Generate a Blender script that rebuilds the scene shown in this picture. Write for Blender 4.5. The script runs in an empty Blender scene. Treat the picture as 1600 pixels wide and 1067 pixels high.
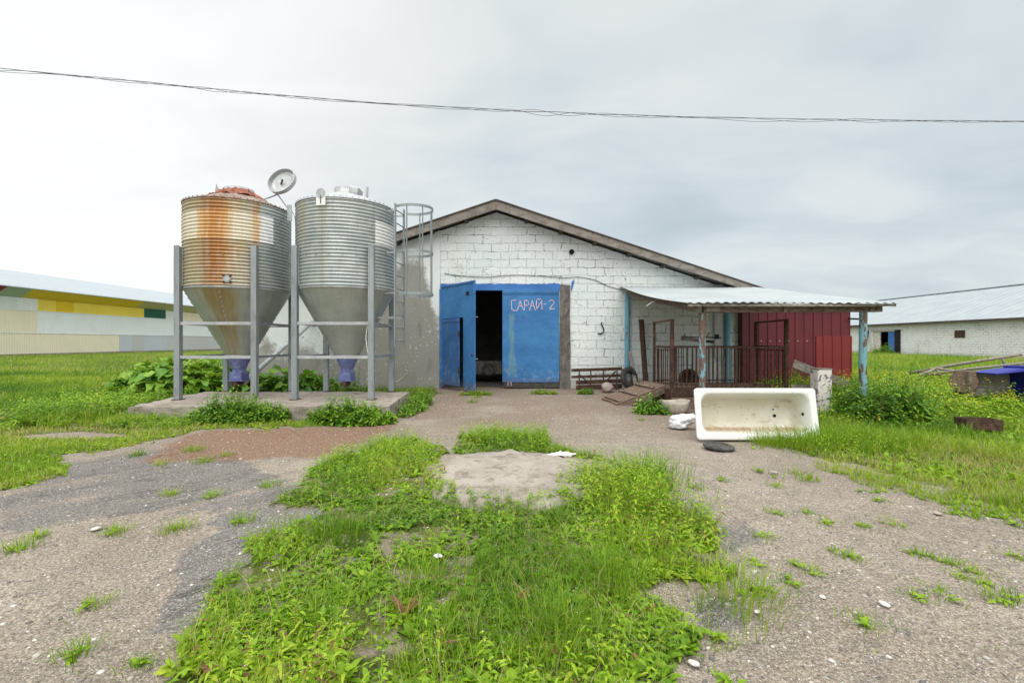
import bpy, bmesh, math, random
import numpy as np
from mathutils import Vector, Matrix
R = math.radians
random.seed(7)
rng = np.random.default_rng(11)
scene = bpy.context.scene
COL = scene.collection

# ------------------------------------------------------------------ camera, sky, sun, exposure
H = 1.4                                   # eye height in metres
F = 711.1                                 # focal length in photo pixels (16 mm on 36 mm)
cam_d = bpy.data.cameras.new("camera")
cam_d.lens = 16.0; cam_d.sensor_width = 36.0; cam_d.clip_start = 0.05; cam_d.clip_end = 5000
cam = bpy.data.objects.new("camera", cam_d); COL.objects.link(cam)
cam.location = (0, 0, H); cam.rotation_euler = (R(90), 0, 0)
scene.camera = cam

SUN_EL, SUN_AZ = R(48), R(184)            # azimuth clockwise from +Y: behind the camera, to the left
sun_d = bpy.data.lights.new("sun", 'SUN'); sun_d.energy = 1.5; sun_d.angle = R(65); sun_d.color = (1.0, 0.965, 0.91)
sun = bpy.data.objects.new("sun", sun_d); COL.objects.link(sun)
sd = Vector((math.sin(SUN_AZ)*math.cos(SUN_EL), math.cos(SUN_AZ)*math.cos(SUN_EL), math.sin(SUN_EL)))
sun.rotation_euler = sd.to_track_quat('Z', 'Y').to_euler(); sun.location = (0, -5, 30)

vs = scene.view_settings
vs.view_transform = 'Standard'; vs.look = 'None'; vs.gamma = 1; vs.exposure = 0.57; vs.use_curve_mapping = False
scene.cycles.max_bounces = 8; scene.cycles.transparent_max_bounces = 6
scene.cycles.use_denoising = True


class NB:
    """small helper to write node trees"""
    def __init__(s, nt): s.nt = nt; nt.nodes.clear()
    def n(s, t, **p):
        nd = s.nt.nodes.new(t)
        for k, v in p.items(): setattr(nd, k, v)
        return nd
    def put(s, sock, v):
        if hasattr(v, 'is_linked') or hasattr(v, 'links'): s.nt.links.new(v, sock)
        elif isinstance(v, (tuple, list)) and len(v) == 3 and sock.type == 'RGBA': sock.default_value = (*v, 1)
        else: sock.default_value = v
    def math(s, op, a, b=None, clamp=False):
        nd = s.n('ShaderNodeMath', operation=op, use_clamp=clamp); s.put(nd.inputs[0], a)
        if b is not None: s.put(nd.inputs[1], b)
        return nd.outputs[0]
    def vmath(s, op, a, b=None):
        nd = s.n('ShaderNodeVectorMath', operation=op); s.put(nd.inputs[0], a)
        if b is not None: s.put(nd.inputs[1], b)
        return nd.outputs['Value'] if op in ('DOT_PRODUCT', 'LENGTH') else nd.outputs[0]
    def mix(s, f, a, b, mode='MIX'):
        nd = s.n('ShaderNodeMix', data_type='RGBA', blend_type=mode); s.put(nd.inputs[0], f)
        s.put(nd.inputs[6], a); s.put(nd.inputs[7], b); return nd.outputs[2]
    def noise(s, vec, scale, detail=4, rough=.55, dist=0, color=False):
        nd = s.n('ShaderNodeTexNoise'); s.put(nd.inputs['Vector'], vec); nd.inputs['Scale'].default_value = scale
        nd.inputs['Detail'].default_value = detail; nd.inputs['Roughness'].default_value = rough; nd.inputs['Distortion'].default_value = dist
        return nd.outputs['Color'] if color else nd.outputs[0]
    def voro(s, vec, scale, out='Distance', rand=1.0):
        nd = s.n('ShaderNodeTexVoronoi'); s.put(nd.inputs['Vector'], vec); nd.inputs['Scale'].default_value = scale
        nd.inputs['Randomness'].default_value = rand
        return nd.outputs[out]
    def ss(s, v, a, b, lo=0., hi=1.):
        nd = s.n('ShaderNodeMapRange', interpolation_type='SMOOTHSTEP'); s.put(nd.inputs[0], v)
        for i, x in enumerate((a, b, lo, hi)): s.put(nd.inputs[i+1], x)
        return nd.outputs[0]
    def xyz(s, v):
        nd = s.n('ShaderNodeSeparateXYZ'); s.put(nd.inputs[0], v); return nd.outputs[0], nd.outputs[1], nd.outputs[2]
    def comb(s, x, y, z):
        nd = s.n('ShaderNodeCombineXYZ'); s.put(nd.inputs[0], x); s.put(nd.inputs[1], y); s.put(nd.inputs[2], z); return nd.outputs[0]
    def mapv(s, v, sc=(1, 1, 1), rot=(0, 0, 0)):
        nd = s.n('ShaderNodeMapping'); s.put(nd.inputs[0], v); nd.inputs['Scale'].default_value = sc; nd.inputs['Rotation'].default_value = rot
        return nd.outputs[0]
    def obj(s): return s.n('ShaderNodeTexCoord').outputs['Object']
    def bump(s, h, strength=.5, dist=.01, normal=None):
        nd = s.n('ShaderNodeBump'); s.put(nd.inputs['Height'], h); nd.inputs['Strength'].default_value = strength
        nd.inputs['Distance'].default_value = dist
        if normal is not None: s.put(nd.inputs['Normal'], normal)
        return nd.outputs[0]
    def out(s, col, rough=.8, metal=0., normal=None, spec=.3):
        b = s.n('ShaderNodeBsdfPrincipled'); s.put(b.inputs['Base Color'], col); s.put(b.inputs['Roughness'], rough)
        s.put(b.inputs['Metallic'], metal); b.inputs['Specular IOR Level'].default_value = spec
        if normal is not None: s.put(b.inputs['Normal'], normal)
        o = s.n('ShaderNodeOutputMaterial'); s.nt.links.new(b.outputs[0], o.inputs[0]); return b


# ---- world: overcast cloud over a physical sky
world = bpy.data.worlds.new("World"); scene.world = world; world.use_nodes = True
w = NB(world.node_tree)
sky = w.n('ShaderNodeTexSky', sky_type='NISHITA'); sky.sun_disc = False
sky.sun_elevation = SUN_EL; sky.sun_rotation = SUN_AZ; sky.air_density = 1.0; sky.dust_density = 2.0
dirv = w.n('ShaderNodeTexCoord').outputs['Generated']
dx, dy, dz = w.xyz(dirv)
den = w.math('ADD', w.math('MAXIMUM', dz, 0.0), 0.22)
pv = w.comb(w.math('DIVIDE', dx, den), w.math('DIVIDE', dy, den), 0.0)
warp = w.noise(pv, .9, 3, .5, color=True)
pv2 = w.vmath('ADD', pv, w.vmath('SCALE', warp, None)) if False else w.vmath('ADD', pv, warp)
n1 = w.noise(w.mapv(pv2, (0.75, 1.1, 1)), 1.0, 5, .52)
n2 = w.noise(w.mapv(pv2, (.55, .9, 1), (0, 0, .4)), 2.3, 4, .5)
cl = w.math('ADD', w.math('MULTIPLY', w.ss(n1, .30, .70), .62), w.math('MULTIPLY', w.ss(n2, .28, .72), .38))
left = w.ss(w.vmath('DOT_PRODUCT', w.vmath('NORMALIZE', dirv), Vector((-.80, .57, .18)).normalized()), .60, 1.0)
right = w.ss(w.vmath('DOT_PRODUCT', w.vmath('NORMALIZE', dirv), Vector((.52, .84, .20)).normalized()), .76, 1.0)
val = w.math('ADD', w.math('MULTIPLY', cl, .16), .49)
val = w.math('ADD', val, w.math('MULTIPLY', left, .12))
val = w.math('SUBTRACT', val, w.math('MULTIPLY', right, .085))
up = w.ss(dz, .60, .95)
val = w.math('MULTIPLY', val, w.math('ADD', 1.0, w.math('MULTIPLY', up, 2.7)))
ccol = w.mix(w.ss(val, .42, .64), (.86, .985, 1.05), (.985, 1.005, .995))
cloud = w.vmath('SCALE', ccol)
nd = cloud.node; w.put(nd.inputs['Scale'], w.math('MULTIPLY', val, 10.0))
skyc = w.mix(.93, sky.outputs[0], cloud)
bg = w.n('ShaderNodeBackground'); w.put(bg.inputs[0], skyc); bg.inputs[1].default_value = 0.1
wo = w.n('ShaderNodeOutputWorld'); world.node_tree.links.new(bg.outputs[0], wo.inputs[0])


# ------------------------------------------------------------------ helpers
def W(px, py, Y): return Vector(((px-800)*Y/F, Y, H-(py-533.5)*Y/F))
def G(px, py, z=0.0):
    Y = (H-z)*F/(py-533.5); return Vector(((px-800)*Y/F, Y, z))

class MB:
    """collects shapes; build() links them as ONE mesh object"""
    def __init__(s): s.v = []; s.f = []
    def add(s, vs_, fs):
        o = len(s.v); s.v += [tuple(p) for p in vs_]; s.f += [tuple(i+o for i in f) for f in fs]; return s
    def box(s, c, d, rot=None):
        x, y, z = (q/2 for q in d)
        vs_ = [Vector(p) for p in ((-x,-y,-z),(x,-y,-z),(x,y,-z),(-x,y,-z),(-x,-y,z),(x,-y,z),(x,y,z),(-x,y,z))]
        if rot is not None: vs_ = [rot @ p for p in vs_]
        return s.add([p+Vector(c) for p in vs_], [(0,3,2,1),(4,5,6,7),(0,1,5,4),(1,2,6,5),(2,3,7,6),(3,0,4,7)])
    def box2(s, a, b):
        return s.box([(p+q)/2 for p, q in zip(a, b)], [abs(q-p) for p, q in zip(a, b)])
    def bar(s, p, q, wd, ht, up=(0, 0, 1)):
        p, q = Vector(p), Vector(q); d = (q-p); L = d.length; d.normalize(); up = Vector(up)
        sd_ = d.cross(up)
        if sd_.length < 1e-4: sd_ = d.cross(Vector((0, 1, 0)))
        sd_.normalize(); u = sd_.cross(d).normalized()
        m = Matrix((sd_, d, u)).transposed()
        return s.box((p+q)/2, (wd, L, ht), m)
    def tube(s, pts, r, n=10, caps=True):
        pts = [Vector(p) for p in pts]; rs = r if isinstance(r, (list, tuple)) else [r]*len(pts)
        vs_, fs = [], []; prev = None
        for i, p in enumerate(pts):
            d = (pts[min(i+1, len(pts)-1)]-pts[max(i-1, 0)]).normalized()
            if prev is None:
                a = Vector((0, 0, 1)) if abs(d.z) < .9 else Vector((1, 0, 0)); u = d.cross(a).normalized()
            else: u = (prev-d*prev.dot(d)).normalized()
            prev = u; v = d.cross(u)
            for k in range(n):
                t = 2*math.pi*k/n; vs_.append(p+(u*math.cos(t)+v*math.sin(t))*rs[i])
        for i in range(len(pts)-1):
            for k in range(n):
                a, b = i*n+k, i*n+(k+1) % n; fs.append((a, b, b+n, a+n))
        if caps: fs.append(tuple(range(n))[::-1]); fs.append(tuple((len(pts)-1)*n+k for k in range(n)))
        return s.add(vs_, fs)
    def lathe(s, prof, c=(0, 0, 0), n=48, a0=0, a1=2*math.pi, mat=None):
        full = abs(a1-a0-2*math.pi) < 1e-6; m = n if full else n+1
        vs_, fs = [], []
        for r, z in prof:
            for k in range(m):
                t = a0+(a1-a0)*k/n; p = Vector((r*math.cos(t), r*math.sin(t), z))
                if mat is not None: p = mat @ p
                vs_.append(p+Vector(c))
        for i in range(len(prof)-1):
            for k in range(n):
                a = i*m+k; b = i*m+(k+1) % m if full else a+1
                fs.append((a, b, b+m, a+m))
        return s.add(vs_, fs)
    def prism(s, poly, y0, y1):
        """polygon in (x, z), extruded from y0 to y1"""
        n = len(poly)
        vs_ = [(x, y0, z) for x, z in poly]+[(x, y1, z) for x, z in poly]
        fs = [tuple(range(n)), tuple(range(n, 2*n))[::-1]]+[(i, i+n, (i+1) % n+n, (i+1) % n) for i in range(n)]
        return s.add(vs_, fs)
    def build(s, name, m, parent=None, smooth=False, bevel=0, loc=None, auto=None):
        me = bpy.data.meshes.new(name); me.from_pydata(s.v, [], s.f); me.update()
        bm = bmesh.new(); bm.from_mesh(me); bmesh.ops.recalc_face_normals(bm, faces=bm.faces); bm.to_mesh(me); bm.free()
        if smooth: me.shade_smooth()
        o = bpy.data.objects.new(name, me); COL.objects.link(o)
        me.materials.append(m)
        if loc is not None:
            me.transform(Matrix.Translation(-Vector(loc))); o.location = loc
        if parent is not None:
            o.parent = parent
            if loc is None: o.location = -Vector(parent.location) if parent.parent is None else (0, 0, 0)
            if loc is None and parent.parent is not None: o.location = -Vector(world_loc(parent))
            if loc is not None: o.location = Vector(loc)-Vector(world_loc(parent))
        if bevel:
            b = o.modifiers.new("bevel", 'BEVEL'); b.width = bevel; b.segments = 2; b.limit_method = 'ANGLE'; b.angle_limit = R(40)
        if auto:
            me.shade_auto_smooth(angle=R(auto)) if hasattr(me, 'shade_auto_smooth') else None
        return o

def world_loc(o):
    v = Vector((0, 0, 0))
    while o is not None: v = v+Vector(o.location); o = o.parent
    return v

def tag(o, label, cat, group=None, kind=None):
    if label: o['label'] = label
    if cat: o['category'] = cat
    if group: o['group'] = group
    if kind: o['kind'] = kind
    return o

def thing(name, label, cat, loc=(0, 0, 0), group=None):
    o = bpy.data.objects.new(name, None); COL.objects.link(o); o.location = loc
    o.empty_display_size = .2
    return tag(o, label, cat, group)

def cat_curve(pts, n=12):
    """Catmull-Rom through pts"""
    P = [Vector(p) for p in pts]; P = [P[0]*2-P[1]]+P+[P[-1]*2-P[-2]]; out = []
    for i in range(1, len(P)-2):
        for k in range(n):
            t = k/n; a, b, c, d = P[i-1], P[i], P[i+1], P[i+2]
            out.append(.5*((2*b)+(c-a)*t+(2*a-5*b+4*c-d)*t*t+(3*b-a-3*c+d)*t**3))
    return out+[P[-2]]

# ------------------------------------------------------------------ materials
def newmat(name):
    m = bpy.data.materials.new(name); m.use_nodes = True; return m, NB(m.node_tree)

def weathered(name, c1, c2, c3=None, scale=4, rough=.8, metal=0, bump=.3, bdist=.006, stretch=(1, 1, 1), lo=.35, hi=.65, amt3=.5, spec=.3, spots=0, spotc=(.05, .04, .03)):
    """two-tone base, a third tone in patches, grain and bump"""
    m, b = newmat(name); v = b.mapv(b.obj(), stretch)
    col = b.mix(b.ss(b.noise(v, scale, 6, .6), lo, hi), c1, c2)
    if c3: col = b.mix(b.ss(b.noise(v, scale*2.3+1, 7, .68), 1-amt3-.06, 1-amt3+.1), col, c3)
    g = b.noise(v, scale*14, 4, .7)
    col = b.mix(.35, col, b.mix(g, (.25, .25, .25), (.75, .75, .75)), 'OVERLAY')
    if spots: col = b.mix(b.math('MULTIPLY', b.ss(b.noise(v, scale*6, 3), .64, .68), spots), col, spotc)
    b.out(col, rough, metal, b.bump(b.math('ADD', g, b.noise(v, scale*3, 4)), bump, bdist), spec)
    return m

MAT = {}
MAT['old_wood'] = weathered('old_wood', (.17, .13, .10), (.26, .21, .17), (.09, .06, .045), 3, .9, bump=.6, stretch=(1, 1, 6))
MAT['grey_wood'] = weathered('grey_wood', (.25, .22, .19), (.36, .33, .29), (.15, .13, .11), 3, .9, bump=.6, stretch=(1, 6, 6))
MAT['plank_wood'] = weathered('plank_wood', (.18, .125, .09), (.28, .20, .15), (.10, .065, .05), 3, .9, bump=.6, stretch=(2, 8, 8))
MAT['rust'] = weathered('rust', (.075, .042, .03), (.13, .075, .05), (.05, .03, .025), 6, .85, metal=.2, bump=.5)
MAT['dark_rust'] = weathered('dark_rust', (.035, .022, .02), (.07, .04, .033), (.10, .055, .035), 7, .8, metal=.2, bump=.4)
MAT['galvanised'] = weathered('galvanised', (.36, .38, .385), (.47, .49, .49), (.29, .30, .30), 5, .5, metal=.35, bump=.12, amt3=.4)
MAT['rust_zinc'] = weathered('rust_zinc', (.24, .17, .13), (.36, .30, .26), (.16, .085, .055), 5, .7, metal=.15, bump=.2, amt3=.5)
MAT['leg_steel'] = weathered('leg_steel', (.25, .28, .295), (.31, .34, .35), (.21, .23, .23), 4, .5, metal=.35, bump=.1, stretch=(1, 1, .25), amt3=.42)
MAT['pale_steel'] = weathered('pale_steel', (.38, .39, .40), (.47, .48, .49), (.29, .29, .29), 6, .5, metal=.3, bump=.1, amt3=.4)
MAT['blue_plastic'] = weathered('blue_plastic', (.105, .125, .30), (.15, .175, .37), (.30, .31, .38), 6, .6, bump=.15, amt3=.42)
MAT['dark'] = weathered('dark', (.012, .012, .012), (.02, .02, .02), None, 6, .9, bump=.1)
MAT['rubber'] = weathered('rubber', (.03, .031, .03), (.055, .055, .052), (.085, .08, .072), 9, .85, bump=.3)
MAT['concrete'] = weathered('concrete', (.265, .23, .195), (.35, .31, .265), (.19, .16, .13), 2.2, .92, bump=.7, bdist=.012, amt3=.46, spots=.5, spotc=(.16, .13, .10))
MAT['post_concrete'] = weathered('post_concrete', (.13, .12, .11), (.19, .175, .155), (.09, .08, .072), 3, .92, bump=.5, stretch=(1, 1, .5))
MAT['stone'] = weathered('stone', (.36, .30, .27), (.48, .41, .37), (.26, .21, .19), 9, .9, bump=.5)
MAT['pale_stone'] = weathered('pale_stone', (.55, .53, .49), (.68, .66, .62), (.40, .38, .34), 12, .9, bump=.4)
MAT['white_plastic'] = weathered('white_plastic', (.66, .67, .69), (.76, .77, .79), (.52, .53, .55), 5, .55, bump=.2, amt3=.4)
MAT['cable'] = weathered('cable', (.05, .05, .052), (.085, .085, .09), None, 8, .7, bump=.1)
MAT['red_fibre'] = weathered('red_fibre', (.30, .10, .065), (.46, .20, .14), (.60, .52, .46), 14, .95, bump=.9, bdist=.02, amt3=.36)
MAT['bin_blue'] = weathered('bin_blue', (.012, .016, .20), (.018, .022, .28), None, 4, .45, bump=.05)
MAT['letter'] = weathered('letter', (.62, .42, .50), (.74, .58, .64), (.30, .33, .60), 18, .85, bump=.1, amt3=.34)
MAT['trough'] = weathered('trough', (.40, .36, .31), (.52, .47, .40), (.30, .25, .20), 5, .92, bump=.6, amt3=.46)
MAT['fascia'] = weathered('fascia', (.215, .19, .165), (.27, .245, .22), (.17, .15, .13), 3.0, .9, bump=.5, stretch=(.6, 1, 1))
MAT['soffit_dark'] = weathered('soffit_dark', (.06, .05, .045), (.10, .085, .07), None, 3, .95, bump=.4)
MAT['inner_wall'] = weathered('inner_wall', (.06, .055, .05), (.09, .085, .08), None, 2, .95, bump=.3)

def paint_blue(name, c1, c2, wear, wearamt, stain=False, planks=False):
    m, b = newmat(name); v = b.obj(); x, y, z = b.xyz(v)
    sv = b.mapv(v, (3, 3, .6))
    col = b.mix(b.ss(b.noise(v, 1.6, 5), .3, .7), c1, c2)
    col = b.mix(b.math('MULTIPLY', b.ss(b.noise(sv, 3.0, 8, .7), 1-wearamt, 1.06-wearamt), .75), col, wear)
    low = b.ss(z, 1.0, .25)
    col = b.mix(b.math('MULTIPLY', b.ss(b.noise(v, 7, 8, .72), .52, .60), b.math('MULTIPLY', low, .6)), col, (.22, .30, .38))
    if stain:
        xs = b.math('ADD', x, b.math('MULTIPLY', b.noise(sv, 2.2, 3), .35))
        band = b.math('MULTIPLY', b.ss(xs, .04, .10), b.ss(xs, .30, .235))
        zz = b.math('MULTIPLY', b.ss(z, .25, .6), b.ss(z, 2.35, 2.1))
        col = b.mix(b.math('MULTIPLY', b.math('MULTIPLY', band, zz), b.ss(b.noise(sv, 5, 5), .3, .7, .35, .9)), col, (.13, .27, .31))
    g = b.noise(v, 60, 3)
    col = b.mix(.2, col, b.mix(g, (.3, .3, .3), (.7, .7, .7)), 'OVERLAY')
    hgt = b.math('ADD', b.noise(v, 2.2, 3), b.math('MULTIPLY', g, .05))
    col = b.mix(b.math('MULTIPLY', b.ss(b.math('ADD', z, b.math('MULTIPLY', b.noise(v, 9, 6, .7), .5)), .62, .35), b.ss(b.noise(v, 13, 6, .7), .40, .60)), col, (.12, .07, .045))
    b.out(col, .5, 0, b.bump(hgt, .6, .06), .4)
    return m
MAT['gate_blue'] = paint_blue('gate_blue', (.028, .145, .36), (.042, .195, .44), (.12, .27, .43), .36, stain=True)
MAT['wicket_blue'] = paint_blue('wicket_blue', (.022, .10, .29), (.032, .14, .37), (.16, .20, .25), .44)
MAT['lintel_blue'] = paint_blue('lintel_blue', (.025, .13, .40), (.04, .18, .48), (.09, .25, .48), .36)

def blue_pipe(name, thr):
    m, b = newmat(name); v = b.obj(); sv = b.mapv(v, (2.2, 2.2, .8))
    col = b.mix(b.noise(v, 5, 4), (.13, .30, .36), (.22, .42, .48))
    f = b.ss(b.noise(sv, 4.2, 7, .66), thr, thr+.04)
    col = b.mix(f, col, b.mix(b.noise(v, 14, 4), (.085, .05, .035), (.19, .13, .10)))
    col = b.mix(b.ss(b.noise(v, 16, 5), .66, .69), col, (.5, .5, .46))
    b.out(col, .7, 0, b.bump(b.math('ADD', b.math('MULTIPLY', f, -.6), b.noise(v, 40, 3)), .4, .004)); return m
MAT['blue_pipe'] = blue_pipe('blue_pipe', .50); MAT['rusty_pipe'] = blue_pipe('rusty_pipe', .44)
def wall_pipe():
    m, b = newmat('wall_pipe'); v = b.obj(); sv = b.mapv(v, (2, 2, .6))
    col = b.mix(b.noise(v, 4, 4), (.11, .31, .42), (.18, .40, .50))
    col = b.mix(b.ss(b.noise(sv, 4, 7, .66), .60, .64), col, (.16, .14, .12))
    b.out(col, .6, 0, b.bump(b.noise(v, 40, 3), .2, .004)); return m
MAT['wall_pipe'] = wall_pipe()

def block_wall(name, bw, bh, mort, paint1, paint2, jointamt, rot=False, tint=True):
    m, b = newmat(name); v = b.obj(); x, y, z = b.xyz(v)
    hx = y if rot else x
    p = b.comb(hx, z, 0.0)
    wob = b.noise(p, 2.6, 3, .5, color=True)
    wnode = b.n('ShaderNodeVectorMath', operation='MULTIPLY_ADD'); b.put(wnode.inputs[0], wob)
    wnode.inputs[1].default_value = (bw*.34, bh*.42, 0); b.put(wnode.inputs[2], p)
    br = b.n('ShaderNodeTexBrick'); b.put(br.inputs['Vector'], wnode.outputs[0]); br.inputs['Scale'].default_value = 1
    br.inputs['Brick Width'].default_value = bw; br.inputs['Row Height'].default_value = bh
    br.inputs['Mortar Size'].default_value = mort; br.inputs['Mortar Smooth'].default_value = .5
    br.inputs['Color1'].default_value = (0, 0, 0, 1); br.inputs['Color2'].default_value = (1, 1, 1, 1)
    joint = br.outputs['Fac']
    patch = b.ss(b.noise(p, 1.25, 5, .62), .44, .60)
    fine = b.ss(b.noise(p, 7, 5, .7), .44, .54)
    crack = b.math('MULTIPLY', joint, b.math('MULTIPLY', b.math('MULTIPLY', patch, fine), jointamt))
    faint = b.math('MULTIPLY', joint, b.math('MULTIPLY', b.ss(b.noise(p, 3.1, 4), .40, .60), .30))
    vc = b.n('ShaderNodeTexVoronoi', feature='DISTANCE_TO_EDGE'); vv_ = b.n('ShaderNodeVectorMath', operation='MULTIPLY_ADD')
    b.put(vv_.inputs[0], b.noise(p, 3.5, 4, .6, color=True)); vv_.inputs[1].default_value = (.45, .45, 0); b.put(vv_.inputs[2], p)
    b.put(vc.inputs['Vector'], vv_.outputs[0]); vc.inputs['Scale'].default_value = 1.5
    rnd = b.math('MULTIPLY', b.ss(vc.outputs['Distance'], .012, .003), b.math('MULTIPLY', b.ss(b.noise(p, 1.6, 4), .50, .60), b.ss(b.noise(p, 8, 3), .44, .52)))
    crack = b.math('MAXIMUM', b.math('MAXIMUM', crack, faint), b.math('MULTIPLY', rnd, .8))
    col = b.mix(b.ss(b.noise(p, .55, 5, .6), .3, .7), paint1, paint2)
    bc = b.mix(br.outputs['Color'], (.44, .44, .44), (.56, .56, .56))
    col = b.mix(.5, col, bc, 'OVERLAY')
    g = b.noise(p, 30, 6, .72)
    col = b.mix(.42, col, b.mix(b.ss(g, .25, .75), (.2, .2, .2), (.8, .8, .8)), 'OVERLAY')
    # flaked spots of bare block, ochre stain, grime
    flake = b.math('MULTIPLY', b.ss(b.noise(p, 15, 7, .78), .57, .62), b.ss(b.noise(p, 1.1, 4), .40, .62))
    col = b.mix(b.math('MULTIPLY', flake, .8), col, (.28, .26, .23))
    col = b.mix(b.math('MULTIPLY', b.ss(b.noise(b.mapv(p, (1, .35, 1)), 1.4, 5), .58, .75), .45), col, (.50, .46, .36))
    col = b.mix(b.math('MULTIPLY', b.ss(z, .55, .0), .55), col, (.34, .32, .28))
    col = b.mix(crack, col, (.13, .13, .125))
    hgt = b.math('SUBTRACT', b.math('MULTIPLY', g, .45), b.math('MULTIPLY', joint, b.math('ADD', .35, crack)))
    hgt = b.math('SUBTRACT', hgt, b.math('MULTIPLY', flake, .4))
    b.out(col, .9, 0, b.bump(b.math('ADD', hgt, b.math('MULTIPLY', b.noise(p, 5, 5, .65), 1.1)), .8, .03), .2); return m
MAT['white_block'] = block_wall('white_block', .525, .245, .011, (.67, .735, .735), (.77, .805, .79), 1.0)
MAT['far_brick'] = block_wall('far_brick', .42, .20, .02, (.78, .80, .79), (.84, .85, .84), .95, rot=True)

def plaster():
    m, b = newmat('peeling_plaster'); v = b.obj(); x, y, z = b.xyz(v); p = b.comb(x, z, 0.0)
    n = b.math('SUBTRACT', b.noise(p, 1.2, 8, .70), .5)
    big = b.noise(p, .55, 3)
    zb = b.math('SUBTRACT', 3.65, b.math('MULTIPLY', b.ss(x, -3.7, -4.7), 2.5))
    zb = b.math('SUBTRACT', zb, b.math('MULTIPLY', b.ss(x, -2.75, -2.2), 1.7))
    k = b.math('ADD', b.math('SUBTRACT', z, zb), b.math('MULTIPLY', n, 3.0))
    white = b.ss(b.math('ADD', k, b.math('MULTIPLY', b.math('SUBTRACT', b.noise(p, 14, 6, .7), .5), .7)), -.25, .40)
    g = b.noise(p, 26, 6, .7)
    grey = b.mix(big, (.24, .235, .215), (.33, .32, .29))
    grey = b.mix(b.ss(b.noise(b.mapv(p, (1, .3, 1)), 2.5, 5), .55, .75), grey, (.20, .19, .17))
    whc = b.mix(b.noise(p, 2, 4), (.62, .67, .665), (.74, .765, .755))
    col = b.mix(white, grey, whc)
    fl = b.math('MULTIPLY', b.ss(b.noise(p, 12, 7, .75), .57, .60), b.ss(b.noise(p, 1.1, 3), .45, .6))
    col = b.mix(b.math('MULTIPLY', fl, .85), col, b.mix(white, (.62, .63, .60), (.26, .25, .23)))
    col = b.mix(.3, col, b.mix(g, (.2, .2, .2), (.8, .8, .8)), 'OVERLAY')
    b.out(col, .92, 0, b.bump(b.math('ADD', b.math('MULTIPLY', white, .5), b.math('MULTIPLY', g, .5)), .6, .012), .2); return m
MAT['plaster'] = plaster()

def corr_sheet(name, c1, c2, c3, axis='x', pitch=.17, amt3=.36, rough=.6, metal=0, depth=.02, prof=False):
    """profiled sheet: ribs as bump, weathering as colour"""
    m, b = newmat(name); v = b.obj(); x, y, z = b.xyz(v); a = {'x': x, 'y': y}[axis]
    wv = b.math('SINE', b.math('MULTIPLY', a, 2*math.pi/pitch))
    col = b.mix(b.ss(b.noise(v, .8, 5), .3, .7), c1, c2)
    sv = b.mapv(v, (3, .5, .5) if axis == 'x' else (.5, 3, .5))
    col = b.mix(b.math('MULTIPLY', b.ss(b.noise(sv, 1.6, 6, .65), 1-amt3, 1.1-amt3), .7), col, c3)
    g = b.noise(v, 30, 3)
    col = b.mix(.18, col, b.mix(g, (.3, .3, .3), (.7, .7, .7)), 'OVERLAY')
    nrm = b.bump(wv, .5, depth) if prof else b.bump(g, .15, .004)
    b.out(col, rough, metal, nrm, .4); return m
MAT['canopy_sheet'] = corr_sheet('canopy_sheet', (.32, .35, .36), (.39, .42, .43), (.25, .26, .26), rough=.6, metal=.15)
MAT['far_roof'] = corr_sheet('far_roof', (.28, .315, .335), (.33, .36, .38), (.24, .27, .28), 'y', .9, prof=True, depth=.06, rough=.7)
MAT['barn_roof'] = corr_sheet('barn_roof', (.25, .25, .24), (.33, .33, .32), (.18, .18, .17), 'y', .17, prof=True, rough=.85)
MAT['maroon'] = corr_sheet('maroon', (.098, .012, .020), (.13, .017, .024), (.085, .013, .021), rough=.5, amt3=.42)
MAT['brick_red'] = corr_sheet('brick_red', (.16, .017, .017), (.20, .024, .020), (.11, .015, .017), rough=.5)
def panel(name, c, pitch=.22):
    d = tuple(q*.95 for q in c); e = tuple(q*.88 for q in c)
    return corr_sheet(name, c, d, e, 'y', pitch, prof=True, depth=.03, rough=.65, amt3=.34)
PANEL = {k: panel('panel_'+k, c) for k, c in dict(cream=(.88, .82, .62), white=(.84, .90, .90), pale=(.78, .84, .80), bluegrey=(.56, .62, .67),
        grey=(.57, .58, .58), yellow=(.92, .74, .09), deep_yellow=(.82, .58, .01), green=(.012, .115, .075), maroon=(.25, .03, .05),
        sage=(.36, .50, .38), olive=(.74, .58, .03), olive_grey=(.50, .50, .24), roof=(.34, .385, .41)).items()}

def silo_shell(name, streaks):
    m, b = newmat(name); v = b.obj(); x, y, z = b.xyz(v)
    a = b.math('MULTIPLY', b.math('ARCTAN2', y, x), 180/math.pi)
    an = b.math('ADD', a, b.math('MULTIPLY', b.math('SUBTRACT', b.noise(b.mapv(v, (1, 1, .35)), 4.5, 5), .5), 16))
    cyl = b.comb(b.math('MULTIPLY', a, .03), b.math('MULTIPLY', z, .16), 0.0)
    col = b.mix(b.ss(b.noise(v, 3, 5), .3, .7), (.37, .41, .41), (.47, .505, .50))
    col = b.mix(b.math('MULTIPLY', b.ss(b.noise(cyl, 7, 6, .7), .50, .68), .40), col, (.30, .31, .28))
    for (a0, a1, soft, c, amt, z0, z1) in streaks:
        band = b.math('MULTIPLY', b.ss(an, a0-soft, a0+soft), b.ss(an, a1+soft, a1-soft))
        st = b.ss(b.noise(cyl, 9, 7, .7), .25, .65, .35, 1.0)
        zz = b.ss(z, z0, z1)
        col = b.mix(b.math('MULTIPLY', b.math('MULTIPLY', band, st), b.math('MULTIPLY', zz, amt)), col, c)
    g = b.noise(v, 45, 4, .7)
    col = b.mix(.28, col, b.mix(g, (.25, .25, .25), (.75, .75, .75)), 'OVERLAY')
    b.out(col, .40, .42, b.bump(b.math('ADD', b.math('MULTIPLY', g, .06), b.noise(v, 2.6, 3)), .35, .05), .4); return m
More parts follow.
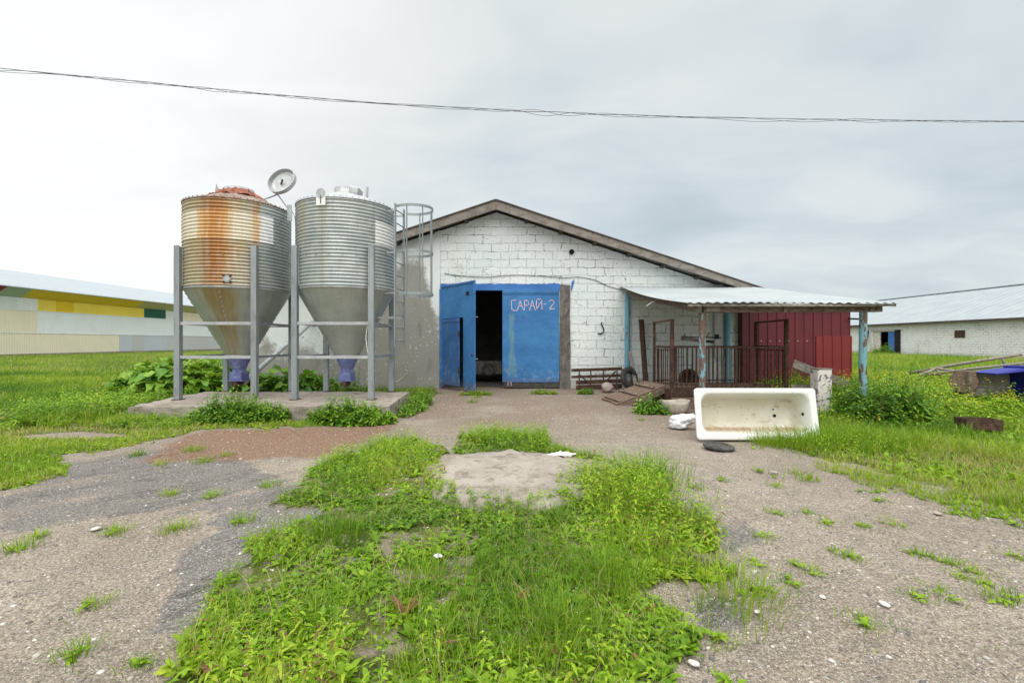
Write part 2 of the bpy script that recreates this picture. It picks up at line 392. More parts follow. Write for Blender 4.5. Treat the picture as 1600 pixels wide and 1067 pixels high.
LEFT_STREAKS = [(-150, -40, 12, (.48, .41, .25), .62, .4, 1.6), (-150, -102, 7, (.52, .42, .22), .5, 1.0, 3.0), (-112, -50, 14, (.46, .27, .09), .45, 1.8, 3.4), (-98, -68, 6, (.36, .165, .05), .85, .9, 3.2), (-90, -76, 4, (.33, .115, .02), .6, 1.7, 3.0), (-46, -39, 2, (.46, .22, .04), .7, 2.6, 3.4)]
LEFT_CONE = [(-120, -55, 12, (.36, .33, .20), .65, -1, 0), (-98, -64, 6, (.30, .19, .055), .85, -.2, 2.4)]
RIGHT_STREAKS = [(-102, -94, 3, (.42, .38, .26), .45, 1.5, 3.0), (6, 24, 5, (.42, .26, .07), .8, 2.9, 3.7), (-140, -122, 7, (.40, .33, .18), .45, 2.9, 3.8)]
MAT['left_shell'] = silo_shell('left_shell', LEFT_STREAKS); MAT['left_cone'] = silo_shell('left_cone', LEFT_CONE)
MAT['right_shell'] = silo_shell('right_shell', RIGHT_STREAKS); MAT['right_cone'] = silo_shell('right_cone', [(-120, 0, 25, (.33, .33, .28), .35, -1, 0)])

def label_mat(name, streaks, base):
    m, b = newmat(name); v = b.obj(); x, y, z = b.xyz(v)
    a = b.math('MULTIPLY', b.math('ARCTAN2', y, x), 180/math.pi)
    an = b.math('ADD', a, b.math('MULTIPLY', b.math('SUBTRACT', b.noise(b.mapv(v, (1, 1, .35)), 5, 5), .5), 12))
    cyl = b.comb(b.math('MULTIPLY', a, .03), b.math('MULTIPLY', z, .16), 0.0)
    col = b.mix(b.noise(v, 4, 4), base, tuple(q*.92 for q in base))
    for (a0, a1, soft, c, amt) in streaks:
        band = b.math('MULTIPLY', b.ss(an, a0-soft, a0+soft), b.ss(an, a1+soft, a1-soft))
        col = b.mix(b.math('MULTIPLY', b.math('MULTIPLY', band, b.ss(b.noise(cyl, 9, 7, .7), .25, .65, .5, 1.0)), amt), col, c)
    b.out(col, .5, .05, None, .4); return m
MAT['left_label'] = label_mat('left_label', [(-150, -40, 9, (.62, .53, .33), .8), (-102, -68, 6, (.55, .27, .05), .9), (-92, -76, 5, (.44, .16, .03), .6), (-46, -39, 2, (.62, .33, .05), .7)], (.82, .83, .84))
MAT['right_label'] = label_mat('right_label', [(4, 24, 5, (.52, .34, .10), .7)], (.80, .81, .80))

def enamel():
    m, b = newmat('enamel'); v = b.obj(); x, y, z = b.xyz(v)
    d = b.ss(z, -.06, -.30)
    n = b.noise(v, 3.5, 6, .65)
    col = b.mix(b.noise(v, 2, 3), (.72, .73, .70), (.79, .79, .765))
    col = b.mix(b.math('MULTIPLY', d, b.ss(n, .25, .6, .55, 1.0)), col, (.64, .60, .48))
    col = b.mix(b.math('MULTIPLY', b.math('MULTIPLY', d, b.ss(b.noise(b.mapv(v, (1.5, 4, 4)), 3, 7, .7), .55, .68)), .75), col, (.40, .30, .17))
    low = b.math('MULTIPLY', b.ss(y, -.185, -.20), b.ss(y, -.255, -.235))
    low = b.math('MULTIPLY', b.math('MULTIPLY', low, b.ss(z, -.04, -.08)), b.ss(b.noise(b.mapv(v, (5, 1, 1)), 4, 6, .7), .35, .55))
    col = b.mix(b.math('MULTIPLY', low, .8), col, (.36, .20, .09))
    col = b.mix(b.ss(b.noise(v, 22, 6, .72), .64, .67), col, (.22, .15, .09))
    b.out(col, .28, 0, b.bump(b.noise(v, 14, 3), .06, .004), .5); return m
MAT['enamel'] = enamel()

def peel_white():
    m, b = newmat('peeling_whitewash'); v = b.obj(); n = b.noise(v, 9, 7, .7)
    f = b.ss(n, .55, .58)
    col = b.mix(f, b.mix(b.noise(v, 4, 4), (.62, .57, .53), (.70, .69, .65)), b.mix(b.noise(v, 20, 4), (.13, .115, .10), (.26, .23, .20)))
    b.out(col, .9, 0, b.bump(b.math('SUBTRACT', b.noise(v, 30, 4), f), .7, .01)); return m
MAT['peel_white'] = peel_white()

def leaf_mat(name, stops, trans=.35, rough=.5):
    """colour by the per-leaf 'tint' attribute; thin leaves let light through"""
    m, b = newmat(name)
    at = b.n('ShaderNodeAttribute', attribute_name='tint')
    rp = b.n('ShaderNodeValToRGB'); cr = rp.color_ramp
    while len(cr.elements) < len(stops): cr.elements.new(.5)
    for e, (p, c) in zip(cr.elements, stops): e.position = p; e.color = (*c, 1)
    b.nt.links.new(at.outputs['Fac'], rp.inputs[0])
    col = b.mix(.25, rp.outputs[0], b.mix(b.noise(b.obj(), 30, 3), (.3, .3, .3), (.7, .7, .7)), 'OVERLAY')
    p = b.n('ShaderNodeBsdfPrincipled'); b.put(p.inputs['Base Color'], col); p.inputs['Roughness'].default_value = rough
    p.inputs['Specular IOR Level'].default_value = .25
    t = b.n('ShaderNodeBsdfTranslucent'); b.put(t.inputs[0], b.mix(.5, col, (.20, .34, .01)))
    mx = b.n('ShaderNodeMixShader'); mx.inputs[0].default_value = trans
    b.nt.links.new(p.outputs[0], mx.inputs[1]); b.nt.links.new(t.outputs[0], mx.inputs[2])
    o = b.n('ShaderNodeOutputMaterial'); b.nt.links.new(mx.outputs[0], o.inputs[0]); return m
MAT['grass'] = leaf_mat('grass_blades', [(0, (.05, .135, .012)), (.35, (.125, .25, .018)), (.7, (.26, .40, .022)), (.93, (.40, .46, .04)), (1, (.45, .40, .17))])
MAT['weed'] = leaf_mat('weed_leaves', [(0, (.07, .165, .012)), (.4, (.165, .31, .016)), (.75, (.29, .45, .02)), (.96, (.42, .50, .04)), (1, (.20, .09, .05))])
MAT['nettle'] = leaf_mat('nettle_leaves', [(0, (.04, .12, .016)), (.5, (.105, .245, .024)), (1, (.22, .38, .03))], .3)
MAT['burdock'] = leaf_mat('burdock_leaves', [(0, (.045, .135, .02)), (.5, (.12, .27, .022)), (1, (.27, .43, .05))], .3)
MAT['celandine'] = leaf_mat('celandine_leaves', [(0, (.08, .185, .012)), (.5, (.20, .37, .016)), (1, (.38, .50, .024))], .35)
MAT['petal'] = leaf_mat('yellow_petals', [(0, (.75, .50, .01)), (1, (.85, .66, .02))], .2)
MAT['white_petal'] = leaf_mat('white_petals', [(0, (.6, .62, .55)), (1, (.75, .75, .7))], .2)
MAT['stem'] = weathered('green_stem', (.07, .13, .02), (.12, .19, .03), None, 8, .7)
MAT['bark'] = weathered('bark', (.12, .10, .08), (.2, .17, .14), None, 6, .9, bump=.6)

# ------------------------------------------------------------------ numpy noise and masks
_perm = rng.random((256, 256))
def vnoise(x, y, sc):
    x = x*sc; y = y*sc; xi = np.floor(x).astype(int); yi = np.floor(y).astype(int); fx = x-xi; fy = y-yi
    fx = fx*fx*(3-2*fx); fy = fy*fy*(3-2*fy)
    g = lambda a, b: _perm[a % 256, b % 256]
    return (g(xi, yi)*(1-fx)+g(xi+1, yi)*fx)*(1-fy)+(g(xi, yi+1)*(1-fx)+g(xi+1, yi+1)*fx)*fy
def fbm(x, y, sc, o=4):
    s = 0; a = .5; t = 0
    for i in range(o): s = s+a*vnoise(x+17.3*i, y-9.1*i, sc*2**i); t += a; a *= .55
    return s/t
def pip(x, y, poly):
    ins = np.zeros(x.shape, bool); n = len(poly)
    for i in range(n):
        x1, y1 = poly[i]; x2, y2 = poly[(i+1) % n]
        c = ((y1 > y) != (y2 > y)) & (x < (x2-x1)*(y-y1)/((y2-y1) if y2 != y1 else 1e-9)+x1); ins ^= c
    return ins
def gp(pts): return [tuple(G(*p)[:2]) for p in pts]

# regions of the yard, walked round on the ground
P_CENTRE = gp([(440,782),(462,752),(500,730),(560,712),(600,690),(660,686),(692,700),(690,742),(655,765),(700,792),(860,792),(882,752),(960,730),(1032,748),(1062,792),(1128,830),(1145,892),(1085,905),(1010,925),(1050,960),(1090,1010),(1080,1067),(1090,1300),(150,1300),(240,1100),(278,1040),(300,985),(350,900),(425,838),(515,796)])
P_TOP = gp([(706,700),(716,684),(770,668),(850,680),(872,698),(962,716),(962,726),(900,714),(800,703),(725,712)])
P_LEFT = [(-200,200),(-200,3.6)]+gp([(0,772),(95,738),(110,712),(180,700),(262,688),(300,676),(430,668),(600,662)])+[(-3.0,7.9),(-2.1,8.0),(-2.1,9.0),(-2.1,10.2),(-1.9,11.8),(-2.2,13.4),(-8,13.9),(-8,200)]
P_RIGHT = gp([(1205,690),(1300,722),(1337,726),(1431,752),(1600,800),(1760,845)])+[(200,3.0),(200,200),(8,200),(8,14),(6.2,12.2),(6.1,9.2),(5.2,7.6),(4.6,6.9)]
P_RIGHT2 = gp([(1215,745),(1235,712),(1300,722),(1431,752),(1600,800),(1700,830),(1600,812),(1500,800),(1400,765),(1300,760)])
P_RUST = gp([(225,722),(300,680),(430,668),(600,664),(630,655),(560,700),(520,712),(420,716),(300,720)])
P_DARK1 = gp([(0,830),(0,745),(110,720),(330,690),(430,735),(515,790),(425,840),(300,800),(120,830)])
P_DARK2 = gp([(520,796),(430,838),(350,905),(290,990),(200,1000),(240,950),(300,850),(400,790)])
P_DARK3 = gp([(1040,790),(1120,770),(1215,850),(1150,880)])
P_DARK4 = gp([(1080,920),(1160,925),(1170,985),(1090,985)])
MANHOLE = (.0, 4.62, .86)

def region(x, y, poly, jit=.10, sc=2.2):
    dx_ = (fbm(x, y, sc)-.5)*jit*4; dy_ = (fbm(x+31, y+57, sc)-.5)*jit*4
    return pip(x+dx_, y+dy_, poly)
def bare(x, y):
    """worn patches inside the left lawn"""
    b1 = ((x+6.5)/.7)**2+((y-6.75)/.22)**2 < 1.1*(.4+1.2*fbm(x, y, 2.5))
    b2 = ((x+7.1)/.45)**2+((y-7.6)/.22)**2 < 1.0*(.4+1.2*fbm(x, y, 2.5))
    return b1 | b2
def slab_zone(x, y): return (x > -7.0) & (x < -2.25) & (y > 7.6) & (y < 10.7)
def height(x, y):
    h = (fbm(x, y, .35, 3)-.5)*.10*np.clip((np.abs(x)-1)/4, .25, 1)+(fbm(x, y, 2.1, 4)-.5)*.035
    g = region(x, y, P_CENTRE)
    return h-.01+g*.012

# ------------------------------------------------------------------ ground: one sheet to the horizon
def ladder_coords(a, b, step, far, g=1.16):
    c = list(np.arange(a, b+1e-6, step)); s = step; hi = []
    v = b
    while v < far: s *= g; v += s; hi.append(v)
    return c, hi
cx, hx_ = ladder_coords(-9.0, 9.0, .05, 900)
xs = np.array([-v for v in hx_[::-1]]+cx+hx_)
cy, hy_ = ladder_coords(1.0, 14.0, .045, 1500)
ys = np.array([-60, -20, -8, -3, -1, 0, .5]+cy+hy_)
X, Y = np.meshgrid(xs, ys); Z = height(X, Y)
nearw = np.clip((40-np.hypot(X, Y))/20, 0, 1); Z = Z*nearw
Z = np.where((X > -8.2) & (X < 7.6) & (Y > 13.2) & (Y < 60), np.minimum(Z, -.02), Z)
def grid_mesh(name, X, Y, Z):
    ny, nx = X.shape; me = bpy.data.meshes.new(name)
    co = np.stack([X, Y, Z], -1).reshape(-1, 3); me.vertices.add(len(co)); me.vertices.foreach_set('co', co.ravel().astype(np.float32))
    i = np.arange(nx*ny).reshape(ny, nx); q = np.stack([i[:-1, :-1], i[:-1, 1:], i[1:, 1:], i[1:, :-1]], -1).reshape(-1, 4)
    me.loops.add(q.size); me.loops.foreach_set('vertex_index', q.ravel().astype(np.int32))
    me.polygons.add(len(q)); me.polygons.foreach_set('loop_start', (np.arange(len(q))*4).astype(np.int32))
    me.update(calc_edges=True); me.shade_smooth(); return me
gme = grid_mesh('ground', X, Y, Z)
grassm = region(X, Y, P_CENTRE) | region(X, Y, P_TOP, .04, 4) | (region(X, Y, P_LEFT, .14) & ~bare(X, Y)) | region(X, Y, P_RIGHT, .14) | (Y > 60) | ((np.abs(X) > 9) & (Y > 9))
yardx = (X > -8.2) & (X < 7.6) & (Y > 13.3) & (Y < 60); grassm &= ~yardx
dark = region(X, Y, P_DARK1, .16)*.6 + region(X, Y, P_DARK2, .10)*1.0 + region(X, Y, P_DARK3, .12)*.55+region(X, Y, P_DARK4, .06)*.9
dark = np.clip(dark, 0, 1)
rustm = region(X, Y, P_RUST, .16)*1.0
def blur(a, k=2):
    a = a.astype(float)
    for _ in range(k):
        p = np.pad(a, 1, mode='edge'); a = (p[:-2, 1:-1]+p[2:, 1:-1]+p[1:-1, :-2]+p[1:-1, 2:]+2*p[1:-1, 1:-1])/6
    return a
cols = np.stack([blur(grassm, 2), blur(rustm, 7), blur(dark, 4), np.ones(X.shape)], -1).reshape(-1, 4)
at = gme.color_attributes.new('zones', 'FLOAT_COLOR', 'POINT'); at.data.foreach_set('color', cols.ravel().astype(np.float32))

def ground_mat():
    m, b = newmat('yard_ground'); v = b.obj()
    a = b.n('ShaderNodeAttribute', attribute_name='zones'); sep = b.n('ShaderNodeSeparateColor'); b.put(sep.inputs[0], a.outputs['Color'])
    gr, ru, dk = sep.outputs[0], sep.outputs[1], sep.outputs[2]
    fine = b.noise(v, 55, 5, .7); med = b.noise(v, 6, 6, .62); big = b.noise(v, .7, 4)
    edge = b.math('MULTIPLY', b.math('SUBTRACT', b.noise(v, 9, 6, .7), .5), .9)
    # packed sandy gravel
    col = b.mix(b.ss(big, .32, .68), (.268, .222, .172), (.345, .292, .232))
    col = b.mix(b.math('MULTIPLY', b.ss(med, .42, .66), .55), col, (.20, .175, .15))
    gx_, gy_, gz_ = b.xyz(v)
    col = b.mix(b.math('MULTIPLY', b.math('MULTIPLY', b.ss(gy_, 5.8, 8.5), b.ss(b.noise(v, .9, 4), .28, .55)), .8), col, (.215, .155, .112))
    # streaks of worn asphalt running across the yard
    sv = b.mapv(b.mapv(v, (1, 1, 1), (0, 0, R(-46))), (.55, 2.6, 1)); st = b.noise(sv, 1.0, 7, .66)
    asph = b.ss(b.math('ADD', b.math('ADD', b.math('MULTIPLY', dk, .50), b.math('MULTIPLY', st, .72)), b.math('MULTIPLY', edge, .14)), .555, .665)
    ac = b.mix(b.noise(v, 22, 6, .75), (.09, .086, .088), (.25, .235, .215))
    col = b.mix(b.math('MULTIPLY', asph, .88), col, ac)
    # broken edges: thin dark cracks along the streaks
    crk = b.math('ABSOLUTE', b.math('SUBTRACT', st, .575))
    col = b.mix(b.math('MULTIPLY', b.ss(crk, .016, .0), b.math('MULTIPLY', b.ss(med, .46, .56), b.math('ADD', .03, b.math('MULTIPLY', dk, .82)))), col, (.045, .042, .042))
    # spilled brown feed beside the slab
    col = b.mix(b.math('MULTIPLY', b.ss(b.math('ADD', ru, b.math('MULTIPLY', edge, 1.3)), .15, .85), .8), col, b.mix(b.noise(v, 14, 6, .7), (.15, .068, .034), (.28, .15, .082)))
    # small stones in the gravel
    for sc, thr, c, keep in ((85, .34, (.48, .45, .41), .62), (60, .34, (.10, .092, .088), .22), (48, .26, (.58, .55, .51), .90), (140, .40, (.50, .46, .42), .55), (120, .42, (.12, .11, .10), .30)):
        vn = b.n('ShaderNodeTexVoronoi'); b.put(vn.inputs['Vector'], v); vn.inputs['Scale'].default_value = sc
        r1, g1, b1 = b.xyz(vn.outputs['Color'])
        sel = b.ss(r1, keep, keep+.03) if keep > .5 else b.ss(r1, keep, keep-.03)
        col = b.mix(b.math('MULTIPLY', b.math('MULTIPLY', sel, b.ss(vn.outputs['Distance'], thr, thr*.7)), .8), col, c)
    col = b.mix(.62, col, b.mix(b.ss(fine, .3, .7), (.16, .16, .16), (.84, .84, .84)), 'OVERLAY')
    # soil and moss under the grass
    soil = b.mix(b.ss(b.noise(v, 3.0, 6, .65), .35, .65), (.055, .075, .018), (.125, .15, .03))
    soil = b.mix(b.ss(b.noise(v, 4.2, 6, .7), .47, .58), soil, (.235, .20, .15))
    gm = b.ss(b.math('ADD', gr, edge), .40, .62)
    col = b.mix(gm, col, soil)
    vv = b.voro(v, 70); vv2 = b.voro(v, 34)
    hgt = b.math('ADD', b.math('ADD', b.math('MULTIPLY', fine, .7), b.math('MULTIPLY', med, 1.2)), b.math('SUBTRACT', .5, b.math('ADD', vv, b.math('MULTIPLY', vv2, .5))))
    hgt = b.math('ADD', b.math('SUBTRACT', hgt, b.math('MULTIPLY', b.ss(crk, .02, .0), b.math('MULTIPLY', dk, 1.4))), b.math('MULTIPLY', asph, 1.3))
    b.out(col, .95, 0, b.bump(hgt, .8, .02), .15); return m
gme.materials.append(ground_mat())
ground = bpy.data.objects.new('ground', gme); COL.objects.link(ground); ground['kind'] = 'structure'

# ------------------------------------------------------------------ vegetation: blades, leaves, stems as real faces
class Veg:
    def __init__(s): s.V = []; s.T = []; s.Q = []; s.n = 0
    def push(s, V, Q, T):
        """V (n, k, 3), Q (m, 4) per item, T (n,)"""
        n, k = V.shape[:2]
        s.V.append(V.reshape(-1, 3)); s.T.append(np.repeat(T, k))
        s.Q.append((Q[None]+(np.arange(n)*k)[:, None, None]+s.n).reshape(-1, 4)); s.n += n*k
    def blades(s, P, h, wd, T, bend=.5, lev=4, ang=None):
        n = len(P); ang = rng.uniform(0, 2*np.pi, n) if ang is None else ang
        d = np.stack([np.cos(ang), np.sin(ang), np.zeros(n)], -1); sd_ = np.stack([-np.sin(ang), np.cos(ang), np.zeros(n)], -1)
        face = rng.uniform(-.9, .9, n); sd_ = sd_*np.cos(face)[:, None]+d*np.sin(face)[:, None]
        b = bend*rng.uniform(.2, 1.3, n)
        V = np.empty((n, lev*2, 3))
        for i in range(lev):
            t = i/(lev-1); c = P+d*(b*h*t**1.7*.8)[:, None]; c[:, 2] += h*(t-.34*b*t*t)
            ww = wd*(1-t)**.6*.5*(1 if i else .75)+.0004
            V[:, 2*i] = c-sd_*ww[:, None]; V[:, 2*i+1] = c+sd_*ww[:, None]
        s.push(V, np.array([[2*i, 2*i+1, 2*i+3, 2*i+2] for i in range(lev-1)]), T)
    def leaves(s, P, ang, pitch, L, wd, T, droop=.35, fold=.25, lev=4, wide=.45, wavy=0.):
        """leaf blades: base point, heading, rise angle, length, width"""
        n = len(P); d = np.stack([np.cos(ang)*np.cos(pitch), np.sin(ang)*np.cos(pitch), np.sin(pitch)], -1)
        sd_ = np.stack([-np.sin(ang), np.cos(ang), rng.normal(0, .25, n)], -1); sd_ /= np.linalg.norm(sd_, axis=1)[:, None]
        up = np.cross(d, sd_); up *= np.sign(up[:, 2:3]+1e-6)
        V = np.empty((n, lev*3, 3))
        for i in range(lev):
            t = i/(lev-1); c = P+d*(L*t)[:, None]; c[:, 2] -= droop*L*t*t
            prof = max(.10 if i else .12, (t/wide)**.7 if t < wide else ((1-t)/(1-wide))**.75)
            ww = (wd*.5*prof)[:, None]; wv = (rng.normal(0, wavy, n)*wd)[:, None] if wavy else 0
            V[:, 3*i] = c-sd_*ww+up*(ww*fold)+up*wv; V[:, 3*i+1] = c
            V[:, 3*i+2] = c+sd_*ww+up*(ww*fold)-up*wv
        Q = []
        for i in range(lev-1): Q += [[3*i, 3*i+1, 3*i+4, 3*i+3], [3*i+1, 3*i+2, 3*i+5, 3*i+4]]
        s.push(V, np.array(Q), T)
    def build(s, name, m, parent=None, smooth=True):
        V = np.concatenate(s.V); Q = np.concatenate(s.Q); T = np.concatenate(s.T); me = bpy.data.meshes.new(name)
        me.vertices.add(len(V)); me.vertices.foreach_set('co', V.ravel().astype(np.float32))
        me.loops.add(Q.size); me.loops.foreach_set('vertex_index', Q.ravel().astype(np.int32))
        me.polygons.add(len(Q)); me.polygons.foreach_set('loop_start', (np.arange(len(Q))*4).astype(np.int32))
        me.update(calc_edges=True)
        a = me.attributes.new('tint', 'FLOAT', 'POINT'); a.data.foreach_set('value', np.clip(T, 0, 1).astype(np.float32))
        if smooth: me.shade_smooth()
        me.materials.append(m); o = bpy.data.objects.new(name, me); COL.objects.link(o)
        if parent is not None: o.parent = parent; o.location = -world_loc(parent)
        return o

def ground_pts(n, x0, x1, y0, y1, keep, power=1.0):
    """random ground points, denser towards the yard; keep(x, y) -> bool"""
    y = y0*(y1/y0)**(rng.random(n)**power); x = rng.uniform(x0, x1, n)
    k = keep(x, y); x, y = x[k], y[k]
    return np.stack([x, y, height(x, y)*np.clip((40-np.hypot(x, y))/20, 0, 1)], -1)
def in_view(x, y, m=1.15): return np.abs(x) < (y*1.125*m+.6)
def solid(x, y):
    """where things stand and nothing grows"""
    return ((x > -7.1) & (x < -2.2) & (y > 7.98) & (y < 10.6)) | ((x > -8.1) & (x < 7.2) & (y > 13.35) & (y < 60)) | ((x > 6.9) & (x < 10.3) & (y > 13.3) & (y < 18)) | (np.abs(x) > 39) & (y > 24) & (x > 0) | (x < -46.5) | ((x > 3.1) & (x < 5.8) & (y > 9.25) & (y < 10.7)) | ((x > 2.7) & (x < 4.45) & (y > 6.36) & (y < 7.0))

# ---- the weed patch in the middle of the yard
def keep_c(x, y): return (region(x, y, P_CENTRE, .09) | region(x, y, P_TOP, .04, 4)) & in_view(x, y) & ~solid(x, y) & ((fbm(x+3, y-8, 1.7, 3) > .37) | (rng.random(x.shape) < .12))
vw = Veg(); vg = Veg(); vfl = Veg()
def tint_at(P, sc=1.1, amp=.9): return (fbm(P[:, 0], P[:, 1], sc, 3)-.5)*amp
def rosettes(v, C, k0, k1, L0, L1, ratio, base_t, spread=.2, pitch=(.15, .9), lev=4, droop=.4, wavy=.0):
    k = rng.integers(k0, k1, len(C)); idx = np.repeat(np.arange(len(C)), k); P = C[idx].copy()
    P[:, :2] += rng.normal(0, .008, (len(P), 2)); size = rng.uniform(.6, 1.25, len(C))[idx]
    L = rng.uniform(L0, L1, len(P))*size; bt = base_t[idx]
    v.leaves(P, rng.uniform(0, 2*np.pi, len(P)), rng.uniform(*pitch, len(P)), L, L*ratio*rng.uniform(.8, 1.2, len(P)), bt+rng.normal(0, spread*.5, len(P)), droop=droop, lev=lev, wavy=wavy)
# low creeping mat of small leaves; darker tint paints in shade between the weeds
P = ground_pts(95000, -3.2, 2.2, 1.25, 6.9, keep_c)
dens = fbm(P[:, 0], P[:, 1], 1.3, 3); P = P[rng.random(len(P)) < np.clip((dens-.30)*3.2, .05, 1)]
P[:, 2] += rng.uniform(0, .035, len(P)); L = rng.uniform(.016, .04, len(P))
vw.leaves(P, rng.uniform(0, 6.28, len(P)), rng.uniform(-.1, .9, len(P)), L, L*rng.uniform(.45, .8, len(P)), .38+tint_at(P)+rng.normal(0, .14, len(P)), droop=.3, lev=4)
# broad-leaved rosettes: plantain, dandelion, sorrel
C = ground_pts(4200, -3.2, 2.2, 1.25, 6.9, keep_c); rosettes(vw, C, 5, 11, .035, .085, .40, .55+tint_at(C), wavy=.06)
C = ground_pts(1500, -3.2, 2.2, 1.25, 6.9, keep_c); rosettes(vw, C, 6, 12, .06, .125, .27, .45+tint_at(C), pitch=(.3, 1.1), wavy=.08)
C = ground_pts(420, -2.8, 1.6, 1.25, 4.5, keep_c); rosettes(vw, C, 4, 8, .045, .085, .6, .62+tint_at(C), pitch=(.4, 1.1), wavy=.08)
# reddish dock leaves near the camera
C = np.array([[-.36, 2.05, 0], [.16, 2.05, 0], [.02, 2.42, 0], [1.02, 3.05, 0], [.68, 2.35, 0], [-.55, 2.3, 0]]); rosettes(vw, C, 4, 7, .10, .17, .26, np.full(len(C), 1.0), spread=.02, pitch=(.7, 1.3))
# bushy weeds with leafy stems
def leafy(v, st, C, hgt, nl, L0, ratio, base_t, lean=.25, lev=3, spread=.18, r=.0022, pitch=(-.2, .7)):
    for c, h, bt in zip(C, hgt, base_t):
        a = rng.uniform(0, 6.28); ln = rng.uniform(0, lean); d = np.array([math.cos(a)*ln, math.sin(a)*ln, 1.0])
        m = max(3, int(nl*rng.uniform(.7, 1.3))); t = np.linspace(.12, 1, m)
        P = c+d[None]*(t*h)[:, None]; P[:, :2] += d[None, :2]*(t*t*h*.4)[:, None]
        ang = a+np.arange(m)*2.4+rng.normal(0, .3, m); L = L0*(1.15-.65*t)*rng.uniform(.75, 1.25, m)
        v.leaves(P, ang, rng.uniform(*pitch, m), L, L*ratio, bt+rng.normal(0, spread, m)+t*.12, droop=.45, lev=lev)
        if st is not None: st.tube([c, c+d*h*.5+np.array([d[0], d[1], 0])*h*.1, P[-1]], [r, r*.8, r*.4], 4, False)
P = ground_pts(1500, -3.0, 2.2, 1.3, 6.8, keep_c); hh = fbm(P[:, 0]+7, P[:, 1], .9, 3)
P = P[hh > .44]; leafy(vw, None, P, rng.uniform(.09, .24, len(P)), 13, .052, .38, .55+tint_at(P), lev=4)
# tall clump right of the cover and its fringe above
C = np.stack([rng.normal(1.15, .36, 520), rng.normal(4.25, .52, 520), np.zeros(520)], -1); C = C[keep_c(C[:, 0], C[:, 1])]
leafy(vw, None, C, rng.uniform(.14, .34, len(C)), 16, .065, .34, .48+tint_at(C), lev=4)
C = np.stack([rng.uniform(-.75, .5, 330), rng.normal(6.55, .32, 330), np.zeros(330)], -1); C = C[keep_c(C[:, 0], C[:, 1])]
leafy(vw, None, C, rng.uniform(.10, .26, len(C)), 14, .055, .36, .55+tint_at(C))
C = np.stack([rng.normal(-1.75, .55, 560), rng.normal(5.35, .55, 560), np.zeros(560)], -1); C = C[keep_c(C[:, 0], C[:, 1])]
leafy(vw, None, C, rng.uniform(.10, .26, len(C)), 14, .055, .36, .52+tint_at(C))
aa = rng.uniform(R(-195), R(15), 420); rr_ = rng.uniform(.70, 1.02, 420); C = np.stack([MANHOLE[0]+np.cos(aa)*rr_*MANHOLE[2], MANHOLE[1]+np.sin(aa)*rr_*(MANHOLE[2]+.04), np.full(420, .03)], -1); C = C[(rr_ > .70+.32*fbm(aa*1.7+9, aa*0+3, 1.0, 2))]
leafy(vw, None, C, rng.uniform(.04, .15, len(C)), 11, .05, .38, .5+tint_at(C), lev=4)
weeds = vw.build('weeds', MAT['weed']); tag(weeds, 'low broad leaved weeds spreading over the middle of the yard', 'weeds', kind='stuff')
# grass among the weeds
P = ground_pts(62000, -3.2, 2.2, 1.25, 6.9, keep_c); dn = fbm(P[:, 0]+40, P[:, 1]-13, .95, 3); P = P[rng.random(len(P)) < np.clip((dn-.40)*5, .03, 1)]
hh = rng.uniform(.05, .17, len(P))*np.clip(.5+1.3*fbm(P[:, 0]+3, P[:, 1], .8, 2), .4, 1.4)
vg.blades(P, hh, rng.uniform(.0022, .0045, len(P)), np.where(rng.random(len(P)) < .07, 1.0, .55+tint_at(P)+rng.normal(0, .17, len(P))), bend=.7)
P = ground_pts(5000, -3.2, 2.2, 1.25, 6.9, keep_c); P[:, 2] += rng.uniform(0, .05, len(P)); vg.blades(P, rng.uniform(.05, .16, len(P)), np.full(len(P), .0025), np.full(len(P), 1.0), bend=1.6)
def tuft(v, c, n, rad, h, wd, t, bend=.7):
    P = np.stack([rng.normal(c[0], rad, n), rng.normal(c[1], rad, n), np.zeros(n)], -1); P[:, 2] = height(P[:, 0], P[:, 1])
    a = np.arctan2(P[:, 1]-c[1], P[:, 0]-c[0])+rng.normal(0, .6, n)
    v.blades(P, h*rng.uniform(.5, 1.15, n), np.full(n, wd)*rng.uniform(.7, 1.3, n), t+rng.normal(0, .14, n), bend=bend, ang=a)
for c, n, rad, h, t in [((-1.25, 3.25), 420, .13, .20, .32), ((1.05, 3.75), 500, .16, .32, .55), ((1.35, 4.6), 500, .2, .34, .45), ((.35, 3.5), 160, .07, .15, .3), ((.9, 3.0), 300, .14, .22, .6), ((.55, 2.6), 260, .10, .24, .4), ((-.1, 4.0), 120, .06, .14, .35), ((1.2, 2.5), 300, .15, .20, .65), ((-.95, 2.3), 260, .13, .17, .5), ((.2, 2.15), 260, .12, .22, .45), ((-.5, 2.6), 200, .1, .18, .5)]:
    tuft(vg, c, n, rad, h, .0042, t)
# thin seed stems
P = ground_pts(900, -1.6, 2.0, 1.3, 4.6, keep_c); vg.blades(P, rng.uniform(.16, .34, len(P)), np.full(len(P), .0022), .72+rng.normal(0, .15, len(P)), bend=.3)
# small white flower heads on some stems
C = ground_pts(150, -1.2, 2.0, 1.3, 3.4, keep_c)
for _ in range(4):
    Q = C.copy(); Q[:, 2] += rng.uniform(.12, .24, len(Q)); Q[:, :2] += rng.normal(0, .012, (len(Q), 2))
    vfl.leaves(Q, rng.uniform(0, 6.28, len(Q)), rng.uniform(-.3, .6, len(Q)), np.full(len(Q), .0045), np.full(len(Q), .004), rng.random(len(Q)), lev=3)
tag(vfl.build('white_flowers', MAT['white_petal']), 'tiny white flower heads among the front weeds', 'flowers', kind='stuff')

